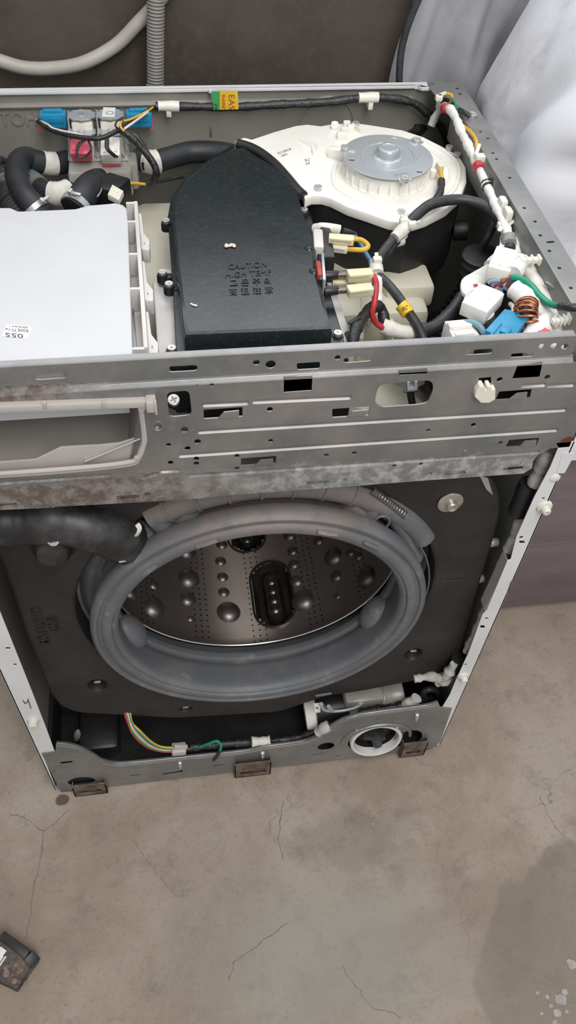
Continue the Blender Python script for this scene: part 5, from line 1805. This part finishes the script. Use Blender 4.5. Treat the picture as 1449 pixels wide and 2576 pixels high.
bx(bm, Z(1385, 718, .812), (.004, .012, .003), Matrix.Rotation(.5, 3, 'Z'), .0006)
fin('rail_tab', bm, M_galv, rail)
# dark hoses down in the corner
corr('bellows_hose', [Z(1215, 640, .76), Z(1205, 680, .74), Z(1190, 740, .70), (.20, .18, .64)], .020, .0028, .008, M_black, WM)
tube('cable', [Z(1245, 560, .785), Z(1228, 595, .775), Z(1210, 625, .76)], .004, M_rubber, WM)
tube('bellows_hose', [(.262, .02, .70), (.262, .10, .72), (.258, .2, .70), (.258, .28, .62)], .022, M_black, WM)
bm = newbm()
b2(bm, (.195, .03, .70), (.255, .085, .768), .006)
fin('filter_box', bm, M_black, WM, 30)

# ================================================================== THINGS AROUND THE MACHINE
# corrugated drain hose hanging on the wall
P = [Y(391, 260, .5145), Y(391, 215, .5145), Y(391, 100, .5145), Y(392, 0, .5145), Y(394, -90, .5145), Vector((-.056, .5145, 1.04)), Vector((-.055, .532, 1.085)), Vector((-.054, .565, 1.098)), Vector((-.054, .62, 1.094))]
P = [P[0] - Vector((0, 0, .5)), P[0] - Vector((0, 0, .2))] + P
o = corr('drain_hose', P, .0092, .0009, .0036, M_drain, None, step=.0009)
tag(o, 'grey corrugated drain hose hanging straight down behind the machine', 'hose')
P = [Vector((-.75, .535, 1.0)), Vector((-.55, .535, .93)), Vector((-.38, .533, .872)), Y(-90, 118, .530), Y(-40, 140, .530), Y(0, 153, .530), Y(60, 170, .530), Y(130, 172, .530), Y(210, 158, .530), Y(290, 115, .538), Y(345, 60, .541), Y(385, 18, .5415), Y(420, -25, .541), Y(440, -80, .539), Vector((-.02, .534, 1.0)), Vector((.01, .532, 1.07)), Vector((.02, .56, 1.0935)), Vector((.03, .63, 1.0905))]
tag(tube('supply_hose', P, .0075, M_hose, None, n=16), 'smooth pale grey hose sagging across the dark wall', 'hose')
P = [Vector((.31, .63, 1.088)), Vector((.30, .56, 1.096)), Vector((.292, .508, 1.075)), Vector((.275, .504, 1.0)), Y(1075, -60, .506), Y(1052, 0, .506), Y(1035, 40, .506), Y(1018, 90, .506), Y(1008, 140, .504), Y(1004, 205, .502), Y(1004, 280, .502)]
tag(tube('power_cable', P, .0042, M_cable, None, n=12), 'black cable hanging down in front of the white hanging cloth', 'cable')

# violet-grey cabinet and the white sheet thrown over it
bm = newbm()
vx0 = .318
b2(bm, (vx0, .240, .012), (1.15, .50, .42), .006)
b2(bm, (vx0 + .02, .2385, .20), (1.13, .2405, .202))
b2(bm, (vx0 + .02, .255, 0), (1.13, .49, .014))
tag(fin('low_cabinet', bm, M_violet, None, 30), 'violet grey cabinet standing on the floor under the white bundle', 'cabinet')


def sstep(a, b, v):
    q = min(max((v - a) / (b - a), 0), 1)
    return q * q * (3 - 2 * q)


CREASE = []
for a, b, wd, dp in (((1470, 95), (1290, 345), .016, .016), ((1345, 0), (1335, 210), .006, .005), ((1230, 300), (1262, 420), .02, .012), ((1300, 380), (1400, 520), .03, .012), ((1449, 560), (1380, 420), .014, .010), ((1449, 250), (1400, 330), .01, -.006)):
    p, q = X(*a, .335), X(*b, .335)
    CREASE.append((Vector((p.y, p.z)), Vector((q.y, q.z)), wd, dp))
bm = newbm()
base_plan = rp([(.316, .505), (.316, .222), (1.16, .222), (1.16, .505)], [.03, .07, .05, .03], 8)
plan = []
for i in range(len(base_plan)):
    a, b = Vector(base_plan[i]), Vector(base_plan[(i + 1) % len(base_plan)])
    k = max(1, int((b - a).length / .012))
    plan += [a.lerp(b, q / k) for q in range(k)]
N = len(plan)
rows = []
NZ = 64
for j in range(NZ + 1):
    q = j / NZ
    z = .4215 + .78 * q
    row = []
    for i, p in enumerate(plan):
        T = (plan[(i + 1) % N] - plan[i - 1]).normalized()
        nn = Vector((T.y, -T.x)) * -1
        x, y = p.x, p.y
        wx = 1 - sstep(.318, .60, x)
        wy = 1 - sstep(.222, .40, y)
        x += wx * .40 * max(0, z - .80)
        y += wy * .10 * sstep(.45, 1.2, z)
        d = x * 9.0 - z * 7.5
        f = .022 * math.sin(d * 2.6) + .013 * math.sin(x * 29 + z * 13 + 1.0) + .006 * math.sin(z * 37 + x * 15) + .004 * math.sin(y * 60 + z * 22)
        f = max(f, -.008) * sstep(0, .12, q)
        if x < .42:
            for (a_, b_, wd_, dp_) in CREASE:
                e_ = b_ - a_
                k_ = min(max((Vector((y, z)) - a_).dot(e_) / e_.length_squared, 0), 1)
                dd_ = (Vector((y, z)) - a_ - e_ * k_).length
                f += dp_ * math.exp(-(dd_ / wd_) ** 2)
        if y > .48: f = abs(f) * .5
        row.append(bm.verts.new((x - nn.x * -f, y - nn.y * -f, z)))
    rows.append(row)
for a, b in zip(rows, rows[1:]): skin(bm, a, b)
top_c = [bm.verts.new((.75 + (v.co.x - .75) * .6, .38 + (v.co.y - .38) * .5, 1.235)) for v in rows[-1]]
skin(bm, rows[-1], top_c)
cap(bm, top_c)
cap(bm, rows[0])
tag(fin('cloth_bundle', bm, M_sheet, None, 60), 'large soiled white cloth bundle beside the right rail, on the violet cabinet', 'bundle')
bm = newbm()
cols_, NZ = [], 40
for i in range(31):
    s_ = i / 30
    col = []
    for j in range(NZ + 1):
        z = .60 + .475 * j / NZ
        x = .232 + .150 * s_ + .012 * math.sin(z * 14) * (1 - s_)
        y = .530 + .008 * math.sin(s_ * 13 + z * 19) + .004 * math.sin(z * 46 + s_ * 9) + .003 * math.sin(s_ * 31 - z * 30)
        col.append(bm.verts.new((x, y, z)))
    cols_.append(col)
for a, b in zip(cols_, cols_[1:]):
    for j in range(NZ): bm.faces.new((a[j], a[j + 1], b[j + 1], b[j]))
bmesh.ops.solidify(bm, geom=bm.faces[:], thickness=.003)
tag(fin('hanging_cloth', bm, M_sheet, None, 60), 'white cloth hanging against the wall behind the machine corner', 'cloth')

# scrap of dirty plastic on the floor, lower left
ROOT = thing('plastic_scrap', 'dirty broken dark plastic box lying on the floor at lower left', 'scrap', None, (0, 0, 0))
bm = newbm()
A, B, Cc, D = Z(-60, 2378, .02), Z(8, 2350, .02), Z(93, 2412, .018), Z(40, 2492, .012)
E = Z(-70, 2440, .015)
pts = [Vector((p.x, p.y, 0)) for p in (A, B, Cc, D, E)]
bot = [bm.verts.new((p.x, p.y, .001)) for p in pts]
topv = [bm.verts.new((p.x * .97 - .010, p.y * .97 - .006, h)) for p, h in zip(pts, (.026, .028, .022, .012, .02))]
skin(bm, bot, topv)
cap(bm, topv)
cap(bm, bot)
fin('shell', bm, M_dirt, ROOT, 25)
bm = newbm()
bar(bm, Z(4, 2353, .028), Z(70, 2402, .026), .012, .005, bev=.001)
bar(bm, Z(70, 2402, .026), Z(90, 2424, .018), .016, .005, bev=.001)
fin('edge_flap', bm, M_dusty, ROOT, 30)
bm = newbm()
bar(bm, Z(-6, 2408, .028), Z(10, 2386, .029), .010, .003, bev=.0005)
for k in (0, 7): bar(bm, Z(-8 + k, 2430, .027), Z(8 + k, 2406, .027), .0016, .003)
fin('white_print', bm, M_paper, ROOT)
bm = newbm()
rr = random.Random(9)
for i in range(26):
    p = Z(rr.uniform(8, 62), rr.uniform(2415, 2470), .024)
    bmesh.ops.create_icosphere(bm, subdivisions=1, radius=rr.uniform(.002, .006), matrix=Matrix.Translation((p.x, p.y, .019)) @ Matrix.Diagonal((1, 1, .5, 1)))
o = fin('caked_dirt', bm, mat('caked_dirt', (0.13, 0.085, 0.06), .9, col2=(0.26, 0.19, 0.15), scale=120, bump=.6), ROOT)
o['kind'] = 'stuff'
